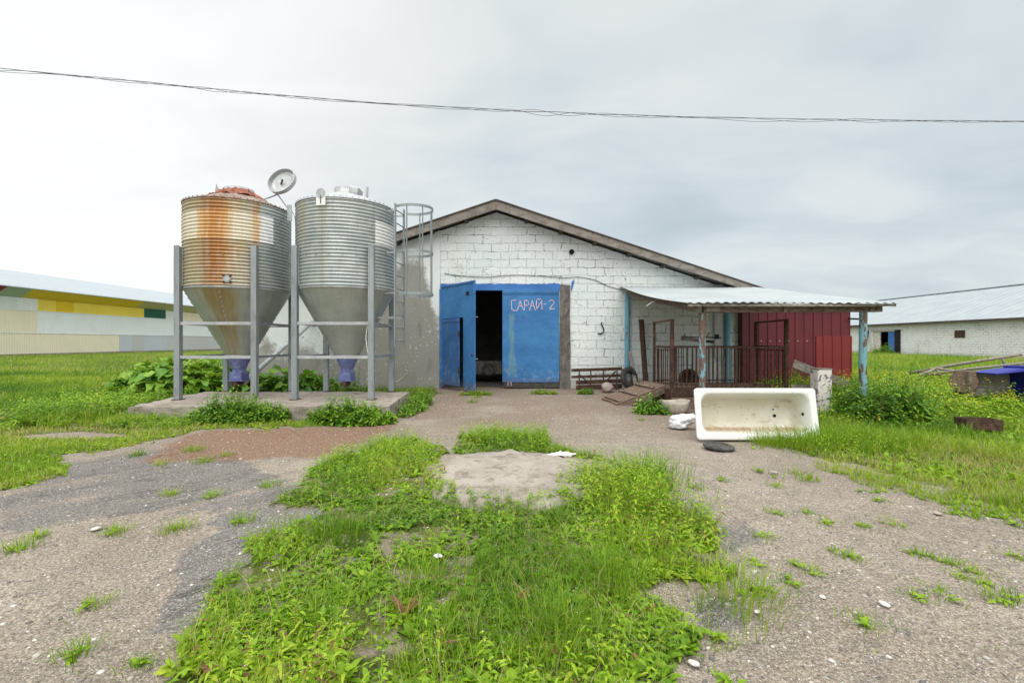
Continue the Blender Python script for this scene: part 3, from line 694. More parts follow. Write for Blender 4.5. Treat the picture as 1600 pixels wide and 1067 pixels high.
# ---- lawns left and right
def keep_l(x, y): return region(x, y, P_LEFT, .14) & ~bare(x, y) & in_view(x, y) & ~solid(x, y)
def keep_r(x, y): return region(x, y, P_RIGHT, .14) & in_view(x, y) & ~solid(x, y)
def lawn(keep, xa, xb, y0, y1, n, hmin, hmax, wmul=1.0, power=1.0, tb=.5):
    P = ground_pts(n, xa, xb, y0, y1, keep, power)
    if not len(P): return P
    D = np.hypot(P[:, 0], P[:, 1]); hv = fbm(P[:, 0]+5, P[:, 1]+9, .7, 3)
    h = rng.uniform(hmin, hmax, len(P))*np.clip(.35+1.4*hv, .3, 1.5)
    vg.blades(P, h, np.clip(.0009*D, .003, .022)*rng.uniform(.7, 1.3, len(P))*wmul, np.where(rng.random(len(P)) < .05, 1.0, tb+tint_at(P, .55, 1.3)+rng.normal(0, .16, len(P))), bend=.75, lev=3 if y0 > 9 else 4)
    return P
lawn(keep_l, -9.5, -2.0, 4.2, 9.5, 60000, .03, .10, tb=.66)
lawn(lambda x, y: keep_l(x, y) & (((x+7.2)/1.6)**2+((y-9.4)/2.0)**2 < 1.2), -9, -5.5, 7, 12, 26000, .10, .26, tb=.30)
lawn(keep_l, -22, -2.0, 9.0, 20, 90000, .06, .20, tb=.42)
lawn(keep_l, -48, -4, 19, 62, 80000, .10, .30, tb=.58)
lawn(lambda x, y: keep_r(x, y) & (fbm(x, y, .8, 2)+.04*(y-5.5) > .46), 2.6, 10, 3.0, 9.5, 52000, .08, .25, tb=.50)
lawn(keep_r, 2.6, 10, 3.0, 9.0, 70000, .03, .11, tb=.78)
lawn(keep_r, 5.2, 24, 8.8, 20, 90000, .15, .42, tb=.58)
lawn(keep_r, 8, 40, 19, 60, 60000, .2, .5, tb=.60)
lawn(lambda x, y: region(x, y, P_RIGHT2, .05) & (fbm(x, y, 1.6, 3) > .47) & in_view(x, y), 2.5, 9, 3.5, 6.6, 34000, .04, .15, tb=.55)
# leaves mixed into the lawns
vl = Veg()
C = ground_pts(2600, 2.4, 9, 3.4, 6.8, lambda x, y: region(x, y, P_RIGHT2, .12) & (fbm(x, y, 1.6, 3) > .49)); rosettes(vl, C, 4, 8, .03, .075, .4, .5+tint_at(C, .7), pitch=(.3, 1.1))
C = ground_pts(2500, 2.4, 9, 3.0, 6.8, lambda x, y: region(x, y, P_RIGHT, .5) & ~region(x, y, P_RIGHT, .05) & (fbm(x, y, 2.3, 3) > .48)); rosettes(vl, C, 3, 7, .03, .07, .4, .55+tint_at(C, .7), pitch=(.3, 1.1))
C = ground_pts(2500, -9, -3.5, 3.8, 8, lambda x, y: region(x, y, P_LEFT, .5) & ~region(x, y, P_LEFT, .05) & (fbm(x, y, 2.3, 3) > .48)); rosettes(vl, C, 3, 7, .03, .06, .4, .6+tint_at(C, .7), pitch=(.3, 1.1))
C = ground_pts(5200, -9.5, -2, 4.2, 12, keep_l); rosettes(vl, C, 4, 8, .04, .10, .45, .58+tint_at(C, .7))
C = np.stack([rng.normal(-8.0, .75, 900), rng.normal(9.4, 1.1, 900), np.zeros(900)], -1); C = C[keep_l(C[:, 0], C[:, 1])]; leafy(vl, None, C, rng.uniform(.12, .42, len(C)), 13, .10, .5, .38+tint_at(C, .9))
C = np.stack([rng.uniform(-6.8, -5.2, 260), rng.uniform(7.2, 8.0, 260), np.zeros(260)], -1); leafy(vl, None, C, rng.uniform(.06, .2, len(C)), 11, .07, .45, .5+tint_at(C, .9))
C = ground_pts(4200, 2.6, 14, 4.6, 13, keep_r); rosettes(vl, C, 4, 8, .06, .14, .40, .5+tint_at(C, .7), pitch=(.3, 1.2))
C = ground_pts(1500, 5.0, 16, 7.0, 16, keep_r); leafy(vl, None, C, rng.uniform(.2, .5, len(C)), 13, .09, .45, .5+tint_at(C, .7))
# leafy fringe in front of the tub and along the right edge
C = np.stack([rng.uniform(3.25, 4.9, 260), rng.normal(6.05, .22, 260), np.zeros(260)], -1); C = C[keep_r(C[:, 0], C[:, 1])]
leafy(vl, None, C, rng.uniform(.10, .26, len(C)), 11, .06, .3, .55+tint_at(C))
for c, n, rad, h, t in [((3.95, 6.1), 700, .22, .30, .5), ((4.45, 6.25), 500, .2, .34, .45), ((3.5, 6.2), 350, .12, .22, .6), ((4.9, 6.1), 400, .2, .28, .5), ((5.4, 6.0), 400, .25, .26, .55)]: tuft(vg, c, n, rad, h, .006, t)
# sparse tufts in the gravel
tp = [(265,772),(330,775),(275,826),(120,1022),(380,812),(150,940),(30,855),(220,1040),(1395,818),(1440,760),(1380,780),(1268,888),(1240,878),(1198,838),(1170,928),(1525,892),(1490,880),(1440,868),(1310,862),(1212,758),(1190,735),(1000,655),(1130,748),(1590,870),(1580,930),(1430,930),(1485,800),(1520,806),(1555,800),(1585,806),(1590,820),(1345,822),(1290,815),(1180,880),(1230,905),(1130,1000),(1140,1060),(1350,975),(1470,925),(1540,910),(1210,800),(300,705),(215,712),(355,712),(250,726),(320,722),(745,620),(760,617),(845,612),(738,628),(1180,920),(1500,900),(1560,935),(1260,800),(1330,870),(1090,760),(60,835),(420,760),(560,650),(180,830)]
for i, (px, py) in enumerate(tp):
    g = G(px, py); big_ = rng.uniform(.6, 1.4)
    tuft(vg, (g.x, g.y), int((70 if px < 1000 else 45)*big_), .035*big_+.012*g.y*.25, (.055*big_+.006*g.y)*(1 if px < 1000 else .7), .003+.0004*g.y, .6+rng.normal(0, .15), bend=.9)
    C = np.array([[g.x+rng.normal(0, .03), g.y+rng.normal(0, .03), 0] for _ in range(3)]); rosettes(vl, C, 4, 8, .03, .06, .4, np.full(3, .6))
# a spray of lone sprigs
Pn = ground_pts(9000, -7, 8, 2.0, 13, lambda x, y: ~keep_c(x, y) & ~solid(x, y) & (fbm(x+9, y-4, .9, 3) > .56) & in_view(x, y))
Pn = Pn[::4]; vg.blades(Pn, rng.uniform(.015, .045, len(Pn)), np.full(len(Pn), .003), .62+rng.normal(0, .15, len(Pn)), bend=.9)
tag(vg.build('grass', MAT['grass']), 'green grass of the lawns and tufts around the yard', 'grass', kind='stuff')
tag(vl.build('ground_cover', MAT['weed']), 'leafy ground cover mixed into the grass at both sides', 'ground cover', kind='stuff')

# ---- single plants and clumps
def clump(name, label, cat, cx_, cy_, rx, ry, hmax, nst, nl, L0, ratio, m, base_t, group=None, keep=None, z0=0.0, spread=.3, lean=.35, lev=4):
    t = thing(name, label, cat, (cx_, cy_, z0), group)
    a = rng.uniform(0, 6.28, nst); r = np.sqrt(rng.random(nst)); x = cx_+np.cos(a)*r*rx; y = cy_+np.sin(a)*r*ry
    if keep is not None: k = keep(x, y); x, y, r = x[k], y[k], r[k]
    C = np.stack([x, y, np.full(len(x), z0)], -1); hh = hmax*(1-.55*r**2)*rng.uniform(.65, 1.1, len(x))*(.25+1.5*fbm(x+3, y+5, 2.2, 3))*(.6+.8*rng.random(len(x))**2)
    v = Veg(); st = MB(); leafy(v, st, C, hh, nl, L0, ratio, base_t+(fbm(x, y, 2.5, 2)-.5)*.8, lean=lean, lev=lev, spread=spread, r=.004)
    v.build('foliage', m, t); st.build('stems', MAT['stem'], t)['kind'] = 'stuff'; return t
clump('nettle_bush', 'dense low nettle bush against the front of the slab, left of its middle', 'nettles', -4.75, 7.92, .86, .40, .39, 520, 14, .10, .66, MAT['nettle'], .74, 'nettles by the slab')
clump('nettle_bush', 'nettle bush at the front right corner of the concrete slab', 'nettles', -2.78, 7.92, .74, .36, .43, 430, 14, .10, .66, MAT['nettle'], .70, 'nettles by the slab')
clump('nettle_bush', 'small nettle patch running back along the right end of the slab', 'nettles', -2.0, 9.6, .24, 1.2, .32, 140, 12, .085, .55, MAT['nettle'], .62, 'nettles by the slab', keep=lambda x, y: x > -2.2)
clump('nettle_bush', 'tall dark green nettle bush in front of the blue right canopy post', 'nettles', 6.25, 7.75, .72, .6, .84, 480, 20, .12, .52, MAT['nettle'], .42, lean=.3)
clump('nettle_bush', 'nettles at the foot of the grey plaster wall behind the slab', 'nettles', -4.6, 11.6, 1.0, .4, .55, 170, 14, .10, .55, MAT['nettle'], .45)
clump('wall_weeds', 'green weed tuft at the wall under the rusty hay rack', 'weeds', 1.98, 12.2, .22, .14, .22, 60, 10, .08, .5, MAT['nettle'], .7)
clump('wall_weeds', 'leafy weeds under the wooden ramp beside the concrete trough', 'weeds', 2.72, 8.95, .34, .3, .34, 90, 10, .11, .7, MAT['burdock'], .45)
clump('wall_weeds', 'low weeds along the foot of the red metal shed', 'weeds', 8.0, 12.9, 1.1, .3, .5, 150, 12, .11, .45, MAT['celandine'], .5)
clump('door_weeds', 'small weed tuft in the gravel before the closed blue gate leaf', 'weeds', .85, 12.2, .40, .12, .12, 70, 8, .07, .5, MAT['celandine'], .5)
clump('door_weeds', 'small weed tuft beside the foot of the open gate leaf', 'weeds', -.95, 12.0, .42, .15, .15, 80, 8, .07, .5, MAT['celandine'], .55)

def burdock(label, cx_, cy_, rx, ry, n, L0, hmax, group, t0=.5):
    t = thing('burdock_clump', label, 'burdock', (cx_, cy_, 0), group)
    a = rng.uniform(0, 6.28, n); r = np.sqrt(rng.random(n)); x = cx_+np.cos(a)*r*rx; y = cy_+np.sin(a)*r*ry
    k = ~((x > -7.0) & (x < -2.3) & (y < 10.75)); x, y, r = x[k], y[k], r[k]; n = len(x)
    h = hmax*(1-.6*r*r)*rng.uniform(.35, 1.0, n); v = Veg(); st = MB()
    tops = np.stack([x, y, h], -1); ang = np.arctan2(y-cy_, x-cx_)+rng.normal(0, .7, n); L = L0*rng.uniform(.5, 1.2, n)
    v.leaves(tops, ang, rng.uniform(-.2, .8, n), L, L*rng.uniform(.75, 1.0, n), t0+rng.normal(0, .22, n)+h*.25, droop=.35, fold=.22, lev=7, wide=.30, wavy=.09)
    for p, an in zip(tops, ang):
        q = Vector((p[0]-.15*math.cos(an), p[1]-.15*math.sin(an), 0)); st.tube([q, (Vector(p)+q)/2+Vector((0, 0, .05)), Vector(p)], [.012, .009, .006], 5, False)
    v.build('foliage', MAT['burdock'], t); st.build('stems', MAT['stem'], t)['kind'] = 'stuff'
burdock('large leaved burdock clump behind the left end of the concrete slab', -8.2, 11.6, 1.5, 1.1, 620, .37, 1.02, 'burdock behind the slab')
burdock('dark burdock leaves behind the slab between the silo legs', -5.9, 11.8, 1.3, .8, 260, .34, .68, 'burdock behind the slab', .32)
burdock('burdock among yellow flowers beside the old log trough', 10.0, 9.6, 1.6, 1.0, 120, .30, .34, None, .55)
def flowers(label, n, f, hz):
    t = thing('celandine', label, 'wildflowers', (f[0], f[1], 0), 'yellow wildflowers'); x = rng.normal(f[0], f[2], n); y = rng.normal(f[1], f[3], n)
    C = np.stack([x, y, np.zeros(n)], -1); v = Veg(); p = Veg(); st = MB(); h = rng.uniform(.6, 1.1, n)*hz
    leafy(v, st, C, h, 13, .11, .5, .55+(fbm(x, y, 1.2, 2)-.5)*.8, r=.003)
    for c, hh in zip(C, h):
        for _ in range(rng.integers(0, 3)):
            q = c+np.array([rng.normal(0, .06), rng.normal(0, .06), hh*rng.uniform(.95, 1.12)])
            p.leaves(np.repeat(q[None], 4, 0), np.arange(4)*1.57+rng.random(), np.full(4, .3), np.full(4, .021), np.full(4, .018), rng.random(4), lev=3)
    v.build('foliage', MAT['celandine'], t); p.build('petals', MAT['petal'], t)['kind'] = 'stuff'; st.build('stems', MAT['stem'], t)['kind'] = 'stuff'
flowers('celandine with yellow flowers between the white pillar and the right canopy post', 260, (6.9, 9.4, .7, .45), .70)
flowers('yellow flowering celandine to the right of the blue canopy post', 300, (8.6, 10.2, .9, .7), .62)
flowers('yellow flowering weeds in front of the log trough', 160, (8.9, 8.3, .8, .35), .40)

# ------------------------------------------------------------------ the barn
YB = 13.73; AX, AZ = -.467, 5.48; SL = .330
def roof_z(x): return AZ-SL*abs(x-AX)
barn = thing('barn', 'long white block barn with a blue gate and brown gable boards', 'barn', (AX, YB, 0))
xl, xr = -8.02, 7.05
gx0, gx1, gz = W(690, 0, YB).x, W(874, 0, YB).x, W(0, 452, YB).z
zr = lambda x: roof_z(x)-.19
xs_ = W(688, 0, YB).x                                             # plaster to its left, blocks to its right
MB().prism([(xs_, -.1), (gx0, -.1), (gx0, gz), (gx1, gz), (gx1, -.1), (xr, -.1), (xr, zr(xr)), (AX, zr(AX)), (xs_, zr(xs_))], YB, YB+.4).build('block_wall', MAT['white_block'], barn)
MB().prism([(xl, -.1), (xs_-.001, -.1), (xs_-.001, zr(xs_)), (xl, zr(xl))], YB-.05, YB+.4).build('plaster_wall', MAT['plaster'], barn)
sw = MB(); sw.box2((xl, YB+.401, -.1), (xl+.35, YB+42, zr(xl)-.06)); sw.box2((xr-.35, YB+.401, -.1), (xr, YB+42, zr(xr)-.06)); sw.build('side_wall', MAT['white_block'], barn)
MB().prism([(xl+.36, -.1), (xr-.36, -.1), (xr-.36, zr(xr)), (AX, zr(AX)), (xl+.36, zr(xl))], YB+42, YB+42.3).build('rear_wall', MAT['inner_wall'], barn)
yo = YB-.47
ex0, ex1 = -8.3, 7.5
for sgn, xe in ((-1, ex0), (1, ex1)):
    rf = MB(); x0 = AX
    rf.add([(x0, yo+.03, AZ-.02), (xe, yo+.03, roof_z(xe)-.02), (xe, YB+42.6, roof_z(xe)-.02), (x0, YB+42.6, AZ-.02),
            (x0, yo+.03, AZ-.10), (xe, yo+.03, roof_z(xe)-.10), (xe, YB+42.6, roof_z(xe)-.10), (x0, YB+42.6, AZ-.10)],
           [(0,1,2,3), (4,7,6,5), (0,4,5,1), (1,5,6,2), (2,6,7,3), (3,7,4,0)])
    rf.build('roof', MAT['barn_roof'], barn)
    bd = MB(); g = .004*sgn
    bd.prism([(AX+g, AZ+.015), (xe, roof_z(xe)+.015), (xe, roof_z(xe)-.11), (AX+g, AZ-.20-.05)] if False else [(AX+g, AZ+.015), (xe, roof_z(xe)+.015), (xe, roof_z(xe)-.17), (AX+g, AZ-.24)], yo-.02, yo+.028)
    bd.build('gable_board', MAT['fascia'], barn, bevel=.004)
    # edge of the grey roof sheet showing above the board, rafter ends below
    ed = MB(); ed.prism([(AX+g, AZ+.06), (xe, roof_z(xe)+.05), (xe, roof_z(xe)+.017), (AX+g, AZ+.017)], yo-.05, yo+.20); ed.build('roof_edge', MAT['soffit_dark'], barn)
    for k in range(7):
        x = AX+sgn*(.9+k*1.02)
        if abs(x-AX) < abs(xe-AX)-.3: MB().box((x, (yo+YB)/2+.02, roof_z(x)-.17), (.10, YB-yo-.05, .12), Matrix.Rotation(sgn*math.atan(SL), 3, 'Y')).build('rafter_end', MAT['soffit_dark'], barn)
# ragged blue lintel
lb = []; n = 60
for i in range(n+1):
    x = gx0-.03+(gx1-gx0+.05)*i/n; lb.append((x, W(0, 443.5, YB).z+random.uniform(-.018, .014)+(.03 if random.random() < .07 else 0)))
lb = [(gx0-.03, gz-.035)]+lb+[(gx1+.02, gz-.035)]
MB().prism(lb, YB-.022, YB+.20).build('lintel', MAT['lintel_blue'], barn)
sm = [W(*p, YB) for p in ((892, 452), (893, 441), (897, 436), (897.5, 441), (895, 450), (893, 456))]
MB().prism([(p.x, p.z) for p in sm], YB-.004, YB+.05).build('paint_smear', MAT['lintel_blue'], barn)
# concrete gate post
px0, px1 = gx1, W(891, 0, YB).x
MB().prism([(px0+.0, -.05), (px1-.01, -.05), (px1+.005, 1.2), (px1-.02, 2.2), (px1, W(0, 446, YB).z), (px0+.03, W(0, 445, YB).z)], YB-.07, YB+.38).build('gate_post', MAT['post_concrete'], barn, bevel=.015)
# left jamb strip, threshold, dark floor
MB().box2((gx0-.06, YB-.06, 0), (gx0+.03, YB+.2, gz)).build('gate_jamb', MAT['wicket_blue'], barn)
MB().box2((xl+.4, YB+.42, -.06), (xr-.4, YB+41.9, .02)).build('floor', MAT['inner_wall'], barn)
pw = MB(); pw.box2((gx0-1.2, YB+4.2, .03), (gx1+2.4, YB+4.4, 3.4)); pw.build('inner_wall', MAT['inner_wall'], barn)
# right gate leaf (closed)
rl0, rl1 = W(785, 0, YB).x, gx1-.01
leaf = thing('gate_leaf', 'closed blue gate leaf with chalk lettering', None, (rl0, YB-.05, 0)); leaf.parent = barn; leaf.location = Vector((rl0, YB-.05, 0))-Vector(barn.location)
z0, z1 = W(0, 597, YB).z, W(0, 452.5, YB).z
MB().box2((rl0, YB-.05, z0), (rl1, YB-.005, z1)).build('panel', MAT['gate_blue'], leaf, bevel=.006)
for zz in (z1-.14, z1-.10): MB().box2((rl0+.005, YB-.066, zz-.008), (rl1, YB-.051, zz+.008)).build('rail', MAT['gate_blue'], leaf)
MB().box2((rl0+.03, YB-.035, .01), (rl1, YB-.015, z0+.02)).build('rubber_flap', MAT['rubber'], leaf)
for q in (663, 672) if False else (712, 737):
    x = W(660+q/5.333, 0, YB).x; MB().bar((x, YB-.06, z0+.02), (x+.01, YB-.055, .06), .035, .012).build('strap', MAT['letter'], leaf)
let = MB()
strokes = [[(740,212),(780,205)],[(742,208),(745,291)],[(745,290),(786,296)],
 [(790,296),(815,208)],[(815,208),(840,291)],[(800,256),(832,256)],
 [(850,292),(852,207)],[(852,208),(880,212)],[(880,212),(887,232)],[(887,232),(880,250)],[(880,250),(852,254)],
 [(893,292),(915,209)],[(915,209),(940,291)],[(902,257),(932,257)],
 [(950,208),(951,288)],[(951,286),(994,210)],[(994,208),(998,284)],[(960,196),(972,203)],[(972,203),(985,196)],
 [(1012,241),(1029,242)],
 [(1056,216),(1072,207)],[(1072,207),(1092,209)],[(1092,209),(1098,230)],[(1098,230),(1056,283)],[(1056,281),(1099,279)]]
for (a, c) in strokes:
    p, q = [W(660+t[0]/5.333, 430+t[1]/5.333, YB-.052) for t in (a, c)]
    d = (q-p).normalized()*.008; pts = [(p-d).lerp(q+d, k/4)+Vector((random.uniform(-.004, .004), 0, random.uniform(-.004, .004))) for k in range(5)]
    for u, v_ in zip(pts[:-1], pts[1:]): let.bar(u, v_, .0135*random.uniform(.8, 1.25), .004, (0, 1, 0)) if False else let.bar(u, v_, .003, random.uniform(.016, .026), (v_-u).cross(Vector((0, 1, 0))))
let.build('lettering', MAT['letter'], leaf)
# left gate leaf (open), with the planked wicket door in it
hg = Vector((gx0+.02, YB-.06, 0)); fr = Vector((W(741, 0, 12.32).x, 12.32, 0)); dl = (fr-hg); LL = dl.length; dl.normalize()
nl_ = Vector((dl.y, -dl.x, 0))                                    # faces the yard
if nl_.y > 0: nl_ = -nl_
ol = thing('gate_leaf', 'open blue gate leaf with a planked wicket door', None, hg); ol.parent = barn; ol.location = hg-Vector(barn.location)
ML = Matrix((dl, -nl_, Vector((0, 0, 1)))).transposed()
def LB(mb, u0, u1, w0, w1, v0, v1):                                # u along the leaf, w thickness towards the back, v up
    c = ML @ Vector(((u0+u1)/2, (w0+w1)/2, (v0+v1)/2))+hg; mb.box(c, (u1-u0, w1-w0, v1-v0), ML); return mb
top = W(0, 446, YB).z-.03
wu0, wu1, wv1 = .06, LL*.66, 2.06
f_ = MB(); LB(f_, 0, LL, 0, .045, wv1+.02, top); LB(f_, wu1+.03, LL, 0, .045, .05, wv1+.018); LB(f_, 0, wu0-.002, 0, .045, .05, wv1+.018); f_.build('panel', MAT['gate_blue'], ol)
LB(MB(), 0, LL, -.02, -.001, top-.06, top-.01).build('top_rail', MAT['wicket_blue'], ol); LB(MB(), LL-.05, LL+.012, -.018, -.001, .05, top-.07).build('edge_strip', MAT['lintel_blue'], ol)
LB(MB(), LL-.40, LL-.25, -.012, -.001, top-.38, top-.28).build('latch_plate', MAT['dark'], ol)
wk = thing('wicket_door', 'planked wicket door with worn paint', None, hg+dl*wu0); wk.parent = ol; wk.location = dl*wu0
ra = Matrix.Rotation(-R(5), 3, 'Z'); ML2 = ra @ ML; h2 = hg+dl*wu0
def LB2(mb, u0, u1, w0, w1, v0, v1):
    c = ML2 @ Vector(((u0+u1)/2, (w0+w1)/2, (v0+v1)/2))+h2; mb.box(c, (u1-u0, w1-w0, v1-v0), ML2); return mb
ww_ = wu1-wu0-.03; pk = MB(); np_ = 7
for i in range(np_): LB2(pk, ww_*i/np_+.004, ww_*(i+1)/np_-.004, -.012, .022, .14, wv1)
LB2(pk, 0, ww_, -.006, .018, .145, wv1-.005)
for v0 in (.14, wv1-.10): LB2(pk, 0, ww_, -.026, -.013, v0, v0+.09)
pk.build('planks', MAT['wicket_blue'], wk) if False else pk.build('wicket_planks', MAT['wicket_blue'], ol)
bpy.data.objects.remove(wk)
for v0 in (.55, 1.55): LB2(MB(), ww_-.02, ww_+.05, -.035, -.014, v0, v0+.12).build('hinge', MAT['rust'], ol)
LB(MB(), LL-.12, LL-.03, -.03, -.019, 1.0, 1.06).build('hasp', MAT['rust'], ol)
for v0 in (2.05, .92): LB(MB(), LL, LL+.13, .01, .03, v0, v0+.02).build('bolt', MAT['pale_steel'], ol)
# vent pipe in the gable
c = W(893, 394, YB)
MB().lathe([(.075, -.06), (.075, .06), (.06, .06), (.06, -.3)], (c.x, YB-.0, c.z), 24, mat=Matrix.Rotation(R(90), 3, 'X')).build('vent_pipe', MAT['dark'], barn, smooth=True)
MB().lathe([(.06, 0), (.001, 0)], (c.x, YB-.012, c.z), 24, mat=Matrix.Rotation(R(90), 3, 'X')).build('vent_hole_shade', MAT['dark'], barn)  # dark disc standing in for the shade inside the pipe
tag(MB().tube(cat_curve([W(*p, YB-.02) for p in ((694,427),(720,431),(760,433),(800,430),(840,431),(880,434),(905,433),(930,438),(950,447),(968,452),(976,453))]), .008, 6).build('wall_cable', MAT['cable'], loc=W(694, 427, YB-.02)), 'thin dark cable strung across the gable wall above the gate', 'cable')
tag(MB().tube(cat_curve([W(*p, YB-.03) for p in ((940,503),(940.5,508),(943,513),(943,518),(939,521.5),(934,521))]), .017, 8).build('iron_hook', MAT['dark'], loc=W(940, 503, YB-.03)), 'black iron hook hanging on the white block wall', 'hook')
# things in the dark doorway
o = MB().box(W(763, 574, 15.6)+Vector((.05, 0, 0)), (.95, .5, .45)).build('concrete_block', MAT['post_concrete'], bevel=.03, loc=(-.75, 15.6, .0)); o.location.z -= 0; tag(o, 'dark grey concrete block lying inside the dark barn doorway', 'block')  # block shares the gate post's darker grey
tag(MB().tube(cat_curve([Vector((-.78+.19*math.cos(t), 15.25, .46+.19*math.sin(t))) for t in np.linspace(.4, 6.2, 16)], 3), .022, 8).build('hose_ring', MAT['rubber'], loc=(-.78, 15.25, .24)), 'ring of old hose against the block in the barn doorway', 'hose')

# ------------------------------------------------------------------ silos on the slab
slab = [(-6.80, 8.05), (-2.30, 8.03), (-2.2, 8.15), (-2.35, 10.45), (-7.05, 10.5), (-6.98, 9.0)]
def rough_slab(name, poly, zt, m, sub=.16, amp=.02):
    bm = bmesh.new(); top = [bm.verts.new((x, y, zt)) for x, y in poly]; bot = [bm.verts.new((x, y, -.1)) for x, y in poly]
    bm.faces.new(top); bm.faces.new(bot[::-1]); n = len(poly)
    for i in range(n): bm.faces.new((top[i], bot[i], bot[(i+1) % n], top[(i+1) % n]))
    bmesh.ops.triangulate(bm, faces=bm.faces)
    bmesh.ops.recalc_face_normals(bm, faces=bm.faces)
    for _ in range(5):
        es = [e for e in bm.edges if e.calc_length() > sub]
        if not es: break
        bmesh.ops.subdivide_edges(bm, edges=es, cuts=1, use_grid_fill=True); bmesh.ops.triangulate(bm, faces=bm.faces)
    bm.normal_update()
    for v in bm.verts:
        e = (fbm(np.array([v.co.x*1.0+v.co.z]), np.array([v.co.y+v.co.z*.7]), 3.5, 4)[0]-.5)*amp*2
        side = abs(v.normal.z) < .9
        v.co += v.normal*(e*(2.2 if side else .6))
    me = bpy.data.meshes.new(name); bm.to_mesh(me); bm.free(); me.materials.append(m)
    o = bpy.data.objects.new(name, me); COL.objects.link(o); return o
SZ = .245
o = rough_slab('concrete_slab', slab, SZ, MAT['concrete']); tag(o, 'thick rough concrete slab carrying the two silos', 'slab')

def ring_profile(r, z0, z1, pitch, amp, off=0.0):
    n = int(round((z1-z0)/pitch*8)); return [(r+off+amp*math.sin(2*math.pi*(z1-(z0+(z1-z0)*i/n))/pitch-1.2), z0+(z1-z0)*i/n) for i in range(n+1)]
ZC0, ZC1, PT, AMP, RS = 2.47, 4.20, .0692, .0125, 1.0
def silo(label, c, shell, cone, lab, open_lid, coll_r):
    t = thing('feed_silo', label, 'silo', c, 'two feed silos'); cx_, cy_ = c[0], c[1]
    def put(mb, name, m, smooth=False, bevel=0, own=False):
        return mb.build(name, m, t, smooth=smooth, bevel=bevel)
    def axis(mb, name, m, smooth=True):                             # verts given about the silo axis: object coordinates follow the silo
        o = mb.build(name, m, None, smooth=smooth); o.parent = t; o.location = (0, 0, -c[2]); return o
    s_ = axis(MB().lathe(ring_profile(RS, ZC0, ZC1, PT, AMP), n=96), 'shell', shell)
    # row of bolts: middle seam and bottom seam
    bo = MB()
    for zz, k in ((ZC0+.03, 48), (3.40-.30, 24)):
        for i in range(k):
            a = 2*math.pi*i/k; bo.box((cx_+math.cos(a)*(RS+.008), cy_+math.sin(a)*(RS+.008), zz), (.018, .018, .018), Matrix.Rotation(a, 3, 'Z'))
    for a in ((R(-98),) if not open_lid else (R(-8),)):
        for i in range(25): bo.box((cx_+math.cos(a)*(RS+.012), cy_+math.sin(a)*(RS+.012), ZC0+.03+.0692*i), (.016, .016, .016), Matrix.Rotation(a, 3, 'Z'))
    put(bo, 'bolts', MAT['leg_steel'])
    axis(MB().lathe([(RS+.004, ZC0+.012), (RS+.012, ZC0-.012), (RS-.012, ZC0-.03)], n=96), 'bottom_ring', MAT['galvanised'])
    axis(MB().lathe([(RS-.004, ZC0-.005), (.25, 1.10)], n=64), 'hopper_cone', cone)
    sm_ = MB()
    for k in range(6):
        a = R(-140+60*k); 
        for i in range(14):
            q = .08+.86*i/13; r = RS-.004+(.25-RS)*q+.006; sm_.box((cx_+math.cos(a)*r, cy_+math.sin(a)*r, ZC0+(1.10-ZC0)*q), (.02, .02, .02))
    put(sm_, 'seam_bolts', MAT['leg_steel'])
    axis(MB().lathe([(.27, 1.115), (.275, 1.07), (.24, 1.065)], n=32), 'cone_collar', MAT['pale_steel'])
    # blue outlet boot
    bt = MB(); bt.lathe([(.225, 1.068), (.20, .98), (.125, .80), (.13, .78), (.13, .70)], (cx_, cy_, 0), 20); put(bt, 'outlet_boot', MAT['blue_plastic'], smooth=False)
    bx = MB(); bx.box((cx_, cy_, .66), (.26, .30, .17)); bx.box((cx_, cy_-.0, .565), (.30, .34, .022)); put(bx, 'outlet_box', MAT['blue_plastic'], bevel=.012)
    put(MB().tube([(cx_-.02, cy_-.16, .50), (cx_-.02, cy_+.12, .50)], .06, 14), 'auger_end', MAT['rust'])
    # roof cone, rim bolts, collar
    axis(MB().lathe([(RS+.018, ZC1-.01), (RS+.02, ZC1+.012), (RS-.03, ZC1+.03), (coll_r, 4.55)], n=64), 'roof_cone', MAT['rust_zinc'] if open_lid else MAT['galvanised'])
    rb = MB()
    for i in range(56):
        a = 2*math.pi*i/56; rb.box((cx_+math.cos(a)*(RS+.012), cy_+math.sin(a)*(RS+.012), ZC1+.026), (.02, .014, .012), Matrix.Rotation(a, 3, 'Z'))
    put(rb, 'rim_bolts', MAT['rust'] if open_lid else MAT['leg_steel'])
    axis(MB().lathe([(coll_r+.012, 4.50), (coll_r+.012, 4.66), (coll_r-.012, 4.66), (coll_r-.012, 4.50)], n=40), 'fill_collar', MAT['galvanised'])
    # four channel legs and braces
    hs = .76
    for sx in (-1, 1):
        for sy in (-1, 1):
            x, y = cx_+sx*hs, cy_+sy*hs
            L = MB(); L.box2((x-.055, y-.05, SZ-.02), (x+.055, y-.042, 3.30)); L.box2((x-.055, y-.041, SZ-.02), (x-.047, y+.05, 3.28)); L.box2((x+.047, y-.041, SZ-.02), (x+.055, y+.05, 3.28))
            lg = put(L, 'leg', MAT['leg_steel'])
            fp = MB().box2((x-.085, y-.08, SZ-.01), (x+.085, y+.08, SZ+.012)); put(fp, 'foot_plate', MAT['rust'])
            bk = MB(); bx_, by_ = x-sx*.05, y-sy*.05; bk.bar((bx_, by_, 2.5), (bx_, by_, 3.26), .05, .05); put(bk, 'leg_bracket', MAT['galvanised'])
